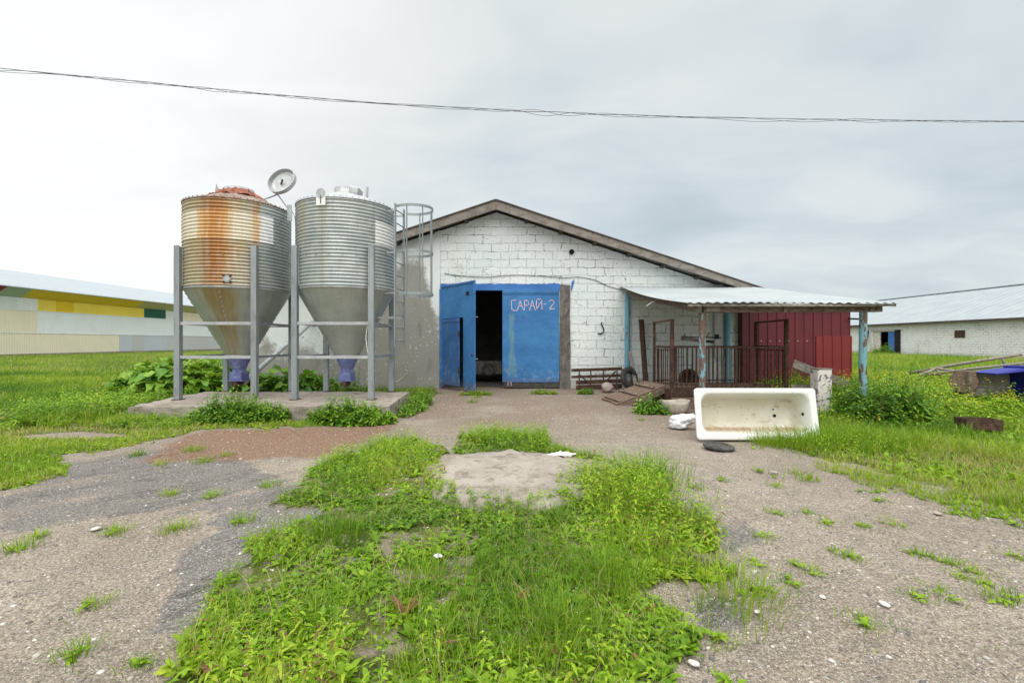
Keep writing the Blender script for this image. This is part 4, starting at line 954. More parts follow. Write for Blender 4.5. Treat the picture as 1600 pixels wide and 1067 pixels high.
    for zz in (1.76, 1.09):
        for sy in (-1, 1):
            for dz_, w_ in ((0, .05), ):
                put(MB().box2((cx_-hs+.056, cy_+sy*hs-.03, zz-.03), (cx_+hs-.056, cy_+sy*hs+.0, zz+.03-.04*(sy > 0))), 'brace', MAT['pale_steel'] if sy < 0 else MAT['leg_steel'])
        for sx in (-1, 1):
            put(MB().box2((cx_+sx*hs-.02, cy_-hs+.051, zz-.025), (cx_+sx*hs+.02, cy_+hs-.051, zz+.025)), 'brace', MAT['leg_steel'])
    # faded label panel following the corrugation
    if lab:
        a0, a1, z0, z1, m = lab
        pr = [(r+.004, z) for r, z in ring_profile(RS, ZC0, ZC1, PT, AMP) if z0 <= z <= z1]
        axis(MB().lathe(pr, n=40, a0=R(a0), a1=R(a1)), 'label_panel', m)
    return t
LC, RC = (-5.87, 9.8, SZ), (-3.55, 9.8, SZ)
sl = silo('rust streaked feed silo with its round lid standing open', LC, MAT['left_shell'], MAT['left_cone'], (-150, -22, 3.40, 3.96, MAT['left_label']), True, .27)
sr = silo('cleaner grey feed silo with a caged ladder on its side', RC, MAT['right_shell'], MAT['right_cone'], (-38, 20, 3.36, 3.84, MAT['right_label']), False, .25)
# left silo: torn fibre seal round the neck, round plug, open lid on its arm, pull rod
cx_, cy_ = LC[:2]
bm = MB(); prof = []
for i in range(9):
    for k in range(40):
        a = 2*math.pi*k/40; q = i/8; r = .58-.29*q; z = 4.39+.20*q+(random.uniform(-.03, .05) if 0 < i < 8 else random.uniform(0, .06))
        bm.v.append((cx_+math.cos(a)*(r+random.uniform(-.03, .03)), cy_+math.sin(a)*(r+random.uniform(-.03, .03)), z))
for i in range(8):
    for k in range(40): bm.f.append((i*40+k, i*40+(k+1) % 40, (i+1)*40+(k+1) % 40, (i+1)*40+k))
bm.build('torn_seal', MAT['red_fibre'], sl)
MB().add([(cx_-.40, cy_-.2, 4.55), (cx_-.28, cy_-.24, 4.53), (cx_-.36, cy_-.22, 4.72), (cx_-.40, cy_-.17, 4.55), (cx_-.28, cy_-.21, 4.53), (cx_-.36, cy_-.20, 4.72)], [(0,1,2), (3,5,4), (0,3,4,1), (1,4,5,2), (2,5,3,0)]).build('torn_flap', MAT['pale_steel'], sl)
MB().lathe([(.395, 4.33), (.40, 4.34), (.40, 4.36), (.001, 4.36)], (cx_, cy_+.1, 0), 32) if False else None
plug = MB().lathe([(.001, 0), (.20, .02), (.25, .0), (.001, -.03)], (cx_, cy_, 4.66), 32); plug.build('neck_cap', MAT['galvanised'], sl, smooth=True)
ocl = MB(); 
for k in range(1): pass
lc = W(442, 285, 9.75); nrm = Vector((-.18, -.90, .37)).normalized(); q = nrm.to_track_quat('Z', 'Y').to_matrix()
MB().lathe([(.001, -.02), (.20, -.01), (.24, .005), (.285, .0), (.30, .075), (.318, .075), (.306, -.02), (.001, -.045)], lc, 40, mat=q).build('open_lid', MAT['galvanised'], sl, smooth=False, auto=35)
e1 = q @ Vector((1, 0, 0)); e2 = q @ Vector((0, 1, 0))
MB().box(lc+nrm*.02+Vector((0, -.02, -.02)), (.035, .02, .12), Matrix.Rotation(R(15), 3, 'Y')).build('lid_catch', MAT['rust'], sl)
low = W(434, 304, 9.75)
MB().bar(W(412, 312, 9.7), low, .03, .02).build('lid_arm', MAT['leg_steel'], sl)
MB().bar(low, W(449, 325, 9.75), .02, .02).build('lid_rod', MAT['leg_steel'], sl)
a = R(4); bxp = Vector((cx_+math.cos(a)*1.03, cy_+math.sin(a)*1.03, 0))
MB().box2((W(449, 0, 9.75).x, 9.74, 3.98), (W(456, 0, 9.75).x, 9.76, 4.32)).build('rod_bracket', MAT['galvanised'], sl)
MB().tube(cat_curve([W(*p, 9.8) for p in ((456, 330), (461, 342), (462, 372), (462.5, 440))]), .008, 6).build('pull_cord', MAT['leg_steel'], sl)
# inspection port on the left silo
pa = R(-71); pm = Matrix.Rotation(pa, 3, 'Z') @ Matrix.Rotation(R(90), 3, 'Y')
MB().lathe([(.001, .02), (.05, .02), (.055, .0), (.068, .0), (.068, .014), (.056, .014)], (cx_+math.cos(pa)*1.006, cy_+math.sin(pa)*1.006, 2.62), 24, mat=pm).build('inspection_port', MAT['galvanised'], sl)
for k in range(4):
    t_ = R(45+90*k); pv_ = pm @ Vector((.085*math.cos(t_), .085*math.sin(t_), .012)); MB().box(Vector((cx_+math.cos(pa)*1.006, cy_+math.sin(pa)*1.006, 2.62))+pv_, (.03, .03, .03)).build('port_lug', MAT['dark_rust'], sl)
# right silo: lever bracket, little hatch, vent pipe
cx_, cy_ = RC[:2]; a = R(-98); p = Vector((cx_+math.cos(a)*1.02, cy_+math.sin(a)*1.02, 4.16)); rm = Matrix.Rotation(a+R(90), 3, 'Z')
MB().box(p+Vector((0, 0, -.02)), (.19, .012, .22), rm).build('lever_bracket', MAT['right_label'], sr)
MB().lathe([(.001, .012), (.095, .012), (.095, 0)], p+Vector((0, .0, .10)), 24, mat=rm @ Matrix.Rotation(R(90), 3, 'X')).build('lever_wheel', MAT['galvanised'], sr)
MB().box(p+Vector((0, -.012, -.02)), (.012, .012, .16), rm).build('lever_slot', MAT['rust'], sr)
MB().lathe([(.001, 4.70), (.15, 4.69), (.262, 4.655), (.262, 4.60)], (cx_, cy_, 0), 36).build('closed_lid', MAT['galvanised'], sr, smooth=False, auto=30)
hb = W(556, 301, 9.6); MB().box(hb, (.20, .3, .16), Matrix.Rotation(R(12), 3, 'Y')).build('hatch_box', MAT['galvanised'], sr, bevel=.02)
vp = W(573, 300, 9.9); MB().tube([vp+Vector((0, 0, -.25)), vp+Vector((.01, 0, .10))], .028, 12).build('vent_pipe', MAT['pale_steel'], sr, smooth=False)
# caged ladder
lad = thing('ladder', 'caged steel ladder', None, (-2.37, 9.59, 0)); lad.parent = sr; lad.location = Vector((-2.37, 9.59, 0))-Vector(sr.location)
ph = R(-10); nO = Vector((math.cos(ph), math.sin(ph), 0)); tO = Vector((-math.sin(ph), math.cos(ph), 0)); lc0 = Vector((cx_, cy_, 0))+nO*1.2
for s_ in (-1, 1): MB().bar(lc0+tO*.22*s_+Vector((0, 0, 1.27)), lc0+tO*.22*s_+Vector((0, 0, 4.24)), .028, .06, tO).build('rail', MAT['leg_steel'], lad)
for k in range(11): MB().tube([lc0-tO*.22+Vector((0, 0, 1.42+.27*k)), lc0+tO*.22+Vector((0, 0, 1.42+.27*k))], .013, 8).build('rung', MAT['leg_steel'], lad)
cg = lc0+nO*.30
hoop = lambda z: [cg+(nO*math.cos(t)*.42+tO*math.sin(t)*.36)+Vector((0, 0, z)) for t in np.linspace(-2.2, 2.2, 28)]
for z in (4.16, 3.24, 2.38):
    hh_ = hoop(z); m_ = MB()
    for u, v_ in zip(hh_[:-1], hh_[1:]): m_.bar(u, v_, .008, .055)
    m_.build('cage_hoop', MAT['leg_steel'], lad)
for t in (-1.55, -.75, 0, .75, 1.55):
    b_ = cg+(nO*math.cos(t)*.413+tO*math.sin(t)*.353); MB().bar(b_+Vector((0, 0, 2.36)), b_+Vector((0, 0, 4.18)), .048, .008, nO).build('cage_bar', MAT['leg_steel'], lad)
for z in (4.10, 3.24, 2.40, 1.9):
    for s_ in (-1, 1): MB().bar(lc0+tO*.22*s_+Vector((0, 0, z)), Vector((cx_, cy_, z))+(lc0+tO*.22*s_-Vector((cx_, cy_, 0))).normalized()*(1.0 if z > 2.5 else .80), .02, .03).build('standoff', MAT['galvanised'], lad)
# feed pipes to the barn
def pipe(label, pts, r):
    t = thing('feed_pipe', label, 'pipe', pts[0], 'feed pipes'); pts = [Vector(p) for p in pts]
    MB().tube(pts, r, 14).build('tube', MAT['galvanised'], t, smooth=False, auto=40)
    d = (pts[-1]-pts[0]).normalized(); m_ = pts[0].lerp(pts[-1], .62); MB().tube([m_-d*.06, m_+d*.06], r*1.25, 14).build('coupling', MAT['leg_steel'], t)
pipe('grey feed pipe slanting up from the rusty silo into the plaster wall', [(-5.85, 9.9, .50), W(490, 502, YB)], .055)
pipe('grey feed pipe slanting up from the cleaner silo towards the wall', [(-3.5, 9.95, .50), W(663, 470, YB+.03)], .05) if False else None
tag(MB().tube(cat_curve([W(*p, 9.05) for p in ((574.5, 505), (572, 530), (576, 556), (579, 566))]), .008, 6).build('pull_cord', MAT['white_plastic'], sr), None, None)
tag(MB().tube(cat_curve([W(*p, 11.5) for p in ((611, 599), (622, 596), (632, 588), (637, 582))]), .02, 8).build('loose_hose', MAT['trough'], loc=W(611, 599, 11.5)), 'pale bent hose at the grey wall behind the right silo', 'hose')

# ------------------------------------------------------------------ canopy on blue posts
can = thing('canopy', 'grey corrugated canopy on peeling blue posts beside the gate', 'canopy', (5.1, 11, 0))
Xa, Xb, Ya, Yb2 = 3.24, 7.13, 8.40, 13.70; za, zb = 2.115, 3.05
nx_, ny_ = 24*10, 14; vv = []; ff = []
for lay in (0, -.006):
    for j in range(ny_+1):
        for i in range(nx_+1):
            u = i/nx_; t = j/ny_; x = Xa+(Xb-Xa)*u; z = za+(zb-za)*t+.012*math.sin(2*math.pi*u*24)
            z += -.08*math.sin(math.pi*t)*math.exp(-u*4.5)+.025*math.sin(5*u+2*t)*(.3+t*.4)
            vv.append((x, Ya+(Yb2-Ya)*t-.05*math.sin(9*u)*(1-t), z+lay))
o2 = (nx_+1)*(ny_+1)
for j in range(ny_):
    for i in range(nx_):
        a = j*(nx_+1)+i; ff += [(a, a+1, a+nx_+2, a+nx_+1), (a+o2, a+o2+nx_+1, a+o2+nx_+2, a+o2+1)]
for j in (0, ny_):
    for i in range(nx_): a = j*(nx_+1)+i; ff.append((a, a+o2, a+o2+1, a+1))
for i in (0, nx_):
    for j in range(ny_): a = j*(nx_+1)+i; ff.append((a, a+nx_+1, a+nx_+1+o2, a+o2))
MB().add(vv, ff).build('roof_sheet', MAT['canopy_sheet'], can, smooth=False, auto=50)
YP = 8.62; zp = lambda y: za+(zb-za)*(y-Ya)/(Yb2-Ya)
xp0, xp1 = W(1097, 0, YP).x, W(1349, 0, YP).x
MB().box2((Xa+.02, YP-.20, za-.065), (Xb-.02, YP-.165, za-.02)).build('front_batten', MAT['grey_wood'], can)
MB().bar((W(1098, 0, YP).x, YP, zp(YP)-.135), (W(1376, 0, YP).x, YP, zp(YP)-.12), .10, .15).build('front_beam', MAT['old_wood'], can, bevel=.006)
MB().box((W(1112, 0, YP).x, YP-.06, zp(YP)-.14), (.26, .03, .11)).build('splice_board', MAT['grey_wood'], can)
for x, y0, y1 in ((Xa+.22, YP-.1, 13.68), (xp1+.1, YP-.1, 13.68), ((xp0+xp1)/2, YP-.1, 13.68)):
    MB().bar((x, y0, zp(y0)-.13), (x+.0, y1, zp(y1)-(.20 if x < 4 else .14)), .06, .12).build('side_beam', MAT['old_wood'], can)
for k in range(5):
    y = 9.4+k*.95; MB().box2((Xa+1.0, y, zp(y)-.075), (Xb-.05, y+.07, zp(y)-.045)).build('purlin', MAT['plank_wood'], can)
MB().tube([(xp0, YP, -.05), (xp0+.01, YP, 1.0), (xp0, YP, zp(YP)-.21)], .062, 18).build('post', MAT['rusty_pipe'], can, smooth=False, auto=40)
MB().tube([(xp1, YP, -.05), (xp1-.012, YP, 1.0), (xp1, YP, zp(YP)-.195)], .066, 18).build('post', MAT['blue_pipe'], can, smooth=False, auto=40)
for px in (980, 1137):
    x = W(px, 0, 13.6).x; MB().tube([(x, 13.6, 0), (x, 13.6, 1.6), (x+.01, 13.6, zp(13.6)-.17)], .075, 16).build('rear_post', MAT['wall_pipe'], can, smooth=False, auto=40)
MB().box((W(1127, 0, 13.5).x, 13.66, 2.0), (.26, .03, 2.2)).build('backing_board', MAT['pale_steel'], can)
MB().tube(cat_curve([W(*p, 10.6) for p in ((1040, 465), (1028, 468), (1018, 473), (1010, 478.5))]), .012, 6).build('loose_strip', MAT['pale_steel'], can)

# ------------------------------------------------------------------ red metal shed
shed = thing('metal_shed', 'maroon profiled metal shed with a brighter red lower patch', 'shed', (8.6, 13.5, 0))
Ys = 13.45; sx0, sx1, sz = W(1160, 0, Ys).x, W(1328.5, 0, Ys).x, 2.42
def ribbed(x0, x1, y, z0, z1, pitch=.27, d=.022, back=.02):
    prof = []; x = x0
    while x < x1-1e-6:
        for dx_, dy_ in ((0, 0), (pitch*.70, 0), (pitch*.76, -d), (pitch*.94, -d)):
            if x+dx_ < x1: prof.append((x+dx_, y+dy_))
        x += pitch
    prof.append((x1, y)); n = len(prof); mb = MB()
    mb.add([(a, b, z0) for a, b in prof]+[(a, b, z1) for a, b in prof]+[(x1, y+back, z0), (x0, y+back, z0), (x1, y+back, z1), (x0, y+back, z1)],
           [(i, i+1, i+1+n, i+n) for i in range(n-1)]+[(2*n, 2*n+1, 2*n+3, 2*n+2), (0, n, 2*n+3, 2*n+1), (n-1, 2*n, 2*n+2, 2*n-1)]); return mb
ribbed(sx0, sx1, Ys, .12, sz).build('front_wall', MAT['maroon'], shed)
ribbed(W(1275, 0, Ys-.03).x, sx1+.02, Ys-.045, .05, W(0, 525, Ys).z).build('repair_sheet', MAT['brick_red'], shed)
MB().box2((sx1-.02, Ys+.03, 0), (sx1, Ys+4, sz-.02)).build('side_wall', MAT['maroon'], shed); MB().box2((sx0+.01, Ys+.03, 0), (sx0+.03, Ys+4, sz-.02)).build('side_wall', MAT['maroon'], shed)
MB().box2((sx0+.01, Ys+4.001, 0), (sx1, Ys+4.02, sz-.02)).build('rear_wall', MAT['maroon'], shed)
MB().add([(sx0-.05, Ys-.12, sz+.002), (sx1+.08, Ys-.12, sz+.002), (sx1+.08, Ys+4.1, sz-.10), (sx0-.05, Ys+4.1, sz-.10), (sx0-.05, Ys-.12, sz+.03), (sx1+.08, Ys-.12, sz+.03), (sx1+.08, Ys+4.1, sz-.07), (sx0-.05, Ys+4.1, sz-.07)], [(0,3,2,1),(4,5,6,7),(0,1,5,4),(1,2,6,5),(2,3,7,6),(3,0,4,7)]).build('roof', MAT['canopy_sheet'], shed)
MB().bar(W(1326, 498, Ys-.1), W(1341, 498.5, Ys-.1), .05, .05).build('bracket', MAT['dark'], shed)
sc_ = MB()
for k in range(12): sc_.box((sx0+.55+k*.27, Ys-.012, 1.42), (.022, .012, .022))
sc_.build('screws', MAT['white_plastic'], shed)

# ------------------------------------------------------------------ livestock scale under the canopy
wf, wr = 9.33, 10.50; wx0, wx1 = 3.28, 5.62; pz = .45
sc = thing('livestock_scale', 'rusty livestock weighing pen with a balance beam under the canopy', 'scale', (4.4, 9.9, 0))
pl = MB()
for k in range(7): y = wf+.01+(wr-wf)*k/7; pl.box2((wx0, y, pz-.05), (wx1, y+(wr-wf)/7-.012, pz+random.uniform(-.004, .004)))
pl.build('platform', MAT['plank_wood'], sc)
MB().box2((wx0-.04, wf-.05, pz-.17), (wx1+.04, wf, pz+.01)).build('front_rail', MAT['dark_rust'], sc); MB().box2((wx0-.02, wf-.03, .16), (wx1+.02, wf-.005, pz-.18)).build('skirt_board', MAT['plank_wood'], sc)
MB().box2((wx0+.05, wf-.02, .0), (wx1-.05, wf+.06, .155)).build('skirt_board', MAT['old_wood'], sc)
MB().box2((wx0-.03, wr, 0), (wx1+.03, wr+.04, pz)).build('rear_rail', MAT['dark_rust'], sc)
MB().box2((wx0, wf+.07, 0), (wx0+.06, wr-.01, pz-.06)).build('side_rail', MAT['dark_rust'], sc); MB().box2((wx1-.06, wf+.07, 0), (wx1, wr-.01, pz-.06)).build('side_rail', MAT['dark_rust'], sc)
rz = 1.30
for y, nm in ((wf, 'front_railing'), (wr, 'rear_railing')):
    m_ = MB(); m_.box2((wx0, y-.015, rz-.03), (wx1, y+.015, rz)); m_.box2((wx0, y-.012, pz+.05), (wx1, y+.012, pz+.075)); k = 0
    x = wx0+.09
    while x < wx1-.05:
        j = random.uniform(-.012, .012); m_.bar((x+j, y, pz+.0), (x, y, rz-.03), .014, .014 if k % 4 else .03); x += .10+random.uniform(-.018, .018); k += 1
    m_.build(nm, MAT['dark_rust'], sc)
for x, nm in ((wx0, 'left'), (wx1, 'right')):
    m_ = MB(); mt_ = MAT['rust'] if nm == 'left' else MAT['dark_rust']
    for y, w_ in ((wf, .065), (wr, .05)): m_.bar((x, y, pz-.1), (x, y, 1.86), w_, w_, (0, 1, 0))
    m_.bar((x, wf, 1.84), (x, wr, 1.83), .04, .035); m_.bar((x, wf, 1.28), (x, wr, 1.29), .035, .05); m_.bar((x, wf, 1.22), (x, wr, 1.22), .025, .03)
    for k in range(8): y = wf+.12+k*(wr-wf-.2)/7; m_.bar((x, y, pz+.02), (x, y+random.uniform(-.02, .02), 1.24), .016, .016, (0, 1, 0))
    m_.build('end_gate', mt_, sc)
yb = 9.6; bq = lambda px, py: W(px, py, yb)
MB().bar(bq(1096, 606), bq(1096, 538), .06, .06, (0, 1, 0)).build('beam_column', MAT['dark_rust'], sc)
MB().bar(bq(1064, 528.5), bq(1100, 533), .03, .07).build('beam_arm', MAT['post_concrete'], sc); MB().bar(bq(1098, 533), bq(1115, 534), .05, .055).build('beam_arm', MAT['dark'], sc)
MB().bar(bq(1067, 526.5), bq(1127, 527.5), .014, .026).build('balance_beam', MAT['dark'], sc)
MB().box(bq(1120, 526), (.07, .06, .10)).build('slide_weight', MAT['dark'], sc, bevel=.008); MB().box(bq(1067, 528), (.05, .05, .09)).build('end_weight', MAT['rust'], sc, bevel=.008)
MB().bar(bq(1104, 527), bq(1108, 519.5), .012, .018).build('pointer', MAT['dark'], sc); MB().bar(bq(1071, 525), bq(1069, 521.5), .012, .02).build('pointer', MAT['dark'], sc)

# wooden ramp
A, B, C_, D = Vector((2.16, 11.0, .03)), Vector((2.33, 10.02, .03)), Vector((3.30, 9.75, .47)), Vector((3.14, 10.75, .47))
rp = thing('wooden_ramp', 'sloping brown plank ramp leading up to the weighing pen', 'ramp', A)
un = (B-A).cross(D-A).normalized(); un = un if un.z > 0 else -un
def rq(u, v): return A.lerp(D, u).lerp(B.lerp(C_, u), v)
nb = 6
pk = MB()
for k in range(nb):
    v0, v1 = k/nb+.008, (k+1)/nb-.008; e = random.uniform(-.03, .01); P4 = [rq(e, v0), rq(1, v0), rq(1, v1), rq(e, v1)]
    pk.add([p-un*.04 for p in P4]+P4, [(0,3,2,1),(4,5,6,7),(0,1,5,4),(1,2,6,5),(2,3,7,6),(3,0,4,7)])
pk.build('planks', MAT['plank_wood'], rp)
for u in (.08, .42, .78): MB().bar(rq(u, .05)+un*.022, rq(u, .96)+un*.022, .06, .04, un).build('batten', MAT['old_wood'], rp)
MB().bar(B-un*.10, C_-un*.10, .05, .11, un).build('side_board', MAT['old_wood'], rp)

# ------------------------------------------------------------------ small things by the wall
rk = thing('hay_rack', 'rusty slatted metal frame leaning on the white wall', 'rack', W(930, 606, 13.2)); yr = 13.3
for py, h_ in ((578, .09), (588.5, .08), (597, .11), (605, .13)): MB().bar(W(893 if py < 590 else 900, py+.5, yr), W(972, py-2, yr), .03, h_).build('slat', MAT['rust'], rk)
for px in (905, 923, 943, 964): MB().bar(W(px, 609, yr-.04), W(px, 577, yr-.04), .05, .03, (1, 0, 0)).build('upright', MAT['rust'], rk)
MB().bar(W(905, 585, yr-.07), W(922, 600, yr-.07), .03, .04).build('strut', MAT['rust'], rk); MB().bar(W(962, 580, yr-.07), W(946, 597, yr-.07), .03, .04).build('strut', MAT['rust'], rk)
MB().bar(W(903, 613, yr-.12), W(976, 613, yr-.12), .06, .06).build('bottom_beam', MAT['dark_rust'], rk)
def tyre(label, c, rr, tr, rotz, tilt, m, rimm):
    t = thing('tyre', label, 'tyre', c); q = Matrix.Rotation(rotz, 3, 'Z') @ Matrix.Rotation(R(90)-tilt, 3, 'Y')
    pr = [(rr-tr*.9, -tr*.75), (rr-tr*.2, -tr*1.0), (rr+tr*.7, -tr*.85), (rr+tr, -tr*.5), (rr+tr, tr*.5), (rr+tr*.7, tr*.85), (rr-tr*.2, tr), (rr-tr*.9, tr*.75), (rr-tr*.9, -tr*.75)]
    MB().lathe(pr, c, 40, mat=q).build('tread', m, t, smooth=False, auto=35)
    MB().lathe([(rr-tr*.92, -tr*.6), (rr-tr*1.6, -tr*.3), (.06, -tr*.2), (.05, -tr*.5), (.001, -tr*.5)], c, 32, mat=q).build('rim', rimm, t)
tyre('grey tyre leaning on the wall at the right end of the rusty rack', W(983, 590, 13.0), .24, .075, R(-56), R(10), MAT['rubber'], MAT['leg_steel'])
tyre('rusty brown wheel standing behind the railing of the weighing pen', W(1076, 592, 11.2), .20, .05, R(-88), R(6), MAT['rust'], MAT['dark_rust'])
def rock(name, label, c, s, m, cat='stone', group=None, sub=3):
    bm = bmesh.new(); bmesh.ops.create_icosphere(bm, subdivisions=sub, radius=1)
    sd_ = random.uniform(0, 50)
    for v in bm.verts:
        k = .78+.5*fbm(np.array([v.co.x*1.1+sd_]), np.array([v.co.y*1.1+v.co.z*1.7+sd_]), 1.0, 3)[0]; v.co = Vector((v.co.x*s[0], v.co.y*s[1], v.co.z*s[2]))*k
    me = bpy.data.meshes.new(name); bm.to_mesh(me); bm.free(); me.shade_smooth(); me.materials.append(m); o = bpy.data.objects.new(name, me); COL.objects.link(o); o.location = c
    o.rotation_euler.z = random.uniform(0, 3); return tag(o, label, cat, group)
g = G(949, 613); rock('boulder', 'pinkish boulder between the hay rack and the ramp', (g.x, g.y, .13), (.20, .16, .14), MAT['stone'], 'boulder')
tag(MB().tube([W(1003, 604, 13.0)+Vector((.12, 0, -.05)), W(1002, 500, 13.55)], .075, 14).build('rusty_pipe', MAT['rust'], loc=W(1006, 604, 13.1)), 'thick rusty brown pipe leaning against the white wall', 'pipe')
tag(MB().bar(W(993, 602, 12.9), W(984, 550, 13.52), .10, .03, (0, -1, .2)).build('leaning_plank', MAT['grey_wood'], loc=W(993, 602, 12.9), bevel=.003), 'grey plank leaning beside the light blue wall post', 'plank')
tag(MB().box(W(1003, 597, 13.3), (.16, .16, .22)).build('concrete_block', MAT['trough'], loc=W(1003, 603, 13.3), bevel=.01), 'small pale block at the foot of the rusty pipe', 'block')

# ------------------------------------------------------------------ bathtub on its side
def rrect(a, b, r, n=8):
    pts = []
    for cx_, cy_, a0 in ((a-r, b-r, 0), (-(a-r), b-r, 90), (-(a-r), -(b-r), 180), (a-r, -(b-r), 270)):
        for i in range(n+1): t = R(a0+90*i/n); pts.append((cx_+r*math.cos(t), cy_+r*math.sin(t)))
    return pts
rings = [(.862, .362, .05, -.035, 0), (.866, .366, .05, -.005, 0), (.858, .358, .05, .004, 0), (.79, .300, .13, .006, 0), (.775, .287, .135, -.004, 0), (.762, .277, .14, -.03, 0), (.735, .258, .15, -.15, .0), (.70, .238, .15, -.27, .015), (.665, .218, .15, -.335, .03), (.62, .185, .14, -.37, .045), (.55, .12, .10, -.385, .06), (.3, .04, .035, -.388, .10)]
bm = bmesh.new(); prev = None
for a, b_, r, z, ox in rings:
    cur = [bm.verts.new((x*(1 if x > 0 else (1.0))+ox, y, z)) for x, y in rrect(a, b_, r)]
    if prev:
        for i in range(len(cur)): bm.faces.new((prev[i], prev[(i+1) % len(cur)], cur[(i+1) % len(cur)], cur[i]))
    prev = cur
bm.faces.new(prev); bmesh.ops.recalc_face_normals(bm, faces=bm.faces)
me = bpy.data.meshes.new('bathtub'); bm.to_mesh(me); bm.free()
for f in me.polygons: pass
if me.polygons[len(me.polygons)-1].normal.z < 0: me.flip_normals()
me.shade_smooth(); me.materials.append(MAT['enamel'])
tub = bpy.data.objects.new('bathtub', me); COL.objects.link(tub)
so = tub.modifiers.new('shell', 'SOLIDIFY'); so.thickness = .012; so.offset = -1
sb = tub.modifiers.new('smooth', 'SUBSURF'); sb.levels = 1; sb.render_levels = 1
tub.rotation_euler = (R(90-10), 0, R(-.6)); tilt = R(10)
tub.location = (3.475, 6.40+.366*math.sin(tilt), .366*math.cos(tilt)+.012)
tag(tub, 'white enamel bathtub tipped on its side with a stained inside', 'bathtub')
def tubpart(name, x, y, z, r, m):
    mb = MB().lathe([(.001, .0), (r*.8, .0), (r*.85, .008), (r, .008), (r, -.004)], (0, 0, 0), 24); o = mb.build(name, m); o.parent = tub; o.location = (x, y, z); return o
tubpart('drain_hole_shade', .46, -.02, -.382, .022, MAT['dark']); tubpart('drain_lug', .45, .075, -.383, .010, MAT['dark'])  # drain: dark disc painted in for the shade inside the hole
o = tubpart('overflow_hole_shade', .722, -.0, -.14, .021, MAT['dark']); o.rotation_euler = (0, R(-78), 0); o.location = (.738, .0, -.14)  # overflow opening likewise a dark disc in place of shade

t = G(1132, 704); tag(MB().lathe([(.001, .012), (.145, .012), (.15, .024), (.185, .026), (.195, .016), (.195, .0), (.001, .0)], (0, 0, 0), 48).build('rubber_disc', MAT['rubber'], smooth=False, auto=30), 'black round rubber lid lying in front of the bathtub', 'lid')
bpy.data.objects['rubber_disc'].location = (t.x, t.y+.16, .012); bpy.data.objects['rubber_disc'].rotation_euler = (R(3), R(3), 0)
# concrete trough with wavy rim
tr = bmesh.new(); rr = []
for q, z, ins in ((.70, 0, 0), (.86, .09, 0), (.97, .19, 0), (1.02, .245, 0), (.93, .25, 0), (.85, .20, 0), (.70, .06, 0), (.3, .05, 0)):
    rr.append([tr.verts.new((math.cos(a)*.29*q*(1+.05*math.sin(3*a)), math.sin(a)*.24*q*(1+.05*math.cos(2*a)), z*(1+.06*math.sin(2*a+1))+random.uniform(-.004, .004))) for a in np.linspace(0, 2*math.pi, 36, endpoint=False)])
for a, b_ in zip(rr[:-1], rr[1:]):
    for i in range(36): tr.faces.new((a[i], a[(i+1) % 36], b_[(i+1) % 36], b_[i]))
tr.faces.new(rr[-1]); tr.faces.new(rr[0][::-1]); bmesh.ops.recalc_face_normals(tr, faces=tr.faces)
me = bpy.data.meshes.new('stone_trough'); tr.to_mesh(me); tr.free(); me.shade_smooth(); me.materials.append(MAT['trough']); o = bpy.data.objects.new('stone_trough', me); COL.objects.link(o)
g = G(1060, 648); o.location = (g.x, g.y+.2, .0); tag(o, 'worn pale concrete trough to the left of the bathtub', 'trough')
# crumpled white bag
bg_ = bmesh.new(); bmesh.ops.create_icosphere(bg_, subdivisions=4, radius=1)
for v in bg_.verts:
    x, y, z = v.co; n_ = fbm(np.array([x*1.6+3]), np.array([z*1.8+y*1.3+5]), 1.0, 4)[0]; rdg = abs(fbm(np.array([x*2.3-y+9]), np.array([z*2+y*2]), 1.2, 3)[0]-.5)
    k = .62+.62*n_-.7*rdg; v.co = Vector((x*.27*k*(1+.25*x), y*.19*k, (z*.14*k+.05*x*x*(1 if x > 0 else .2)+.05*max(x, 0))))
    v.co.z = max(v.co.z, -.075+.01*n_)
me = bpy.data.meshes.new('plastic_bag'); bg_.to_mesh(me); bg_.free(); me.shade_smooth(); me.materials.append(MAT['white_plastic']); o = bpy.data.objects.new('plastic_bag', me); COL.objects.link(o)
g = G(1066, 672); o.location = (g.x+.02, g.y+.16, .085); tag(o, 'crumpled white plastic bag against the left end of the bathtub', 'bag')

# white pillar and planks
pc = W(1286, 575, 8.7); pl_ = thing('brick_pillar', 'short square pillar with peeling whitewash beside the bathtub', 'pillar', (pc.x, 8.7, 0))
pm_ = MB().box2((pc.x-.12, 8.66, -.05), (pc.x+.15, 8.90, .865)).build('shaft', MAT['peel_white'], pl_, bevel=.018)
MB().box2((pc.x-.13, 8.65, .868), (pc.x+.16, 8.91, .885)).build('cap', MAT['grey_wood'], pl_, bevel=.004)
tag(MB().bar(W(1240, 568, 9.2), W(1326, 602, 9.5), .035, .17).build('leaning_plank', MAT['grey_wood'], loc=W(1283, 585, 9.3), bevel=.004), 'weathered plank slanting down behind the white pillar', 'plank')
tag(MB().bar(W(1236, 607, 9.15), W(1290, 606.5, 9.15), .03, .16).build('plank', MAT['grey_wood'], loc=W(1263, 607, 9.15), bevel=.004), 'short grey plank set on edge between the pen and the white pillar', 'plank')
tag(MB().bar((pc.x+.15, 7.4, .03), (pc.x+.95, 7.5, .05), .4, .05).build('flat_stone', MAT['concrete'], loc=(pc.x+.6, 7.45, 0), bevel=.02), 'flat grey stone half hidden in grass right of the bathtub', 'stone')

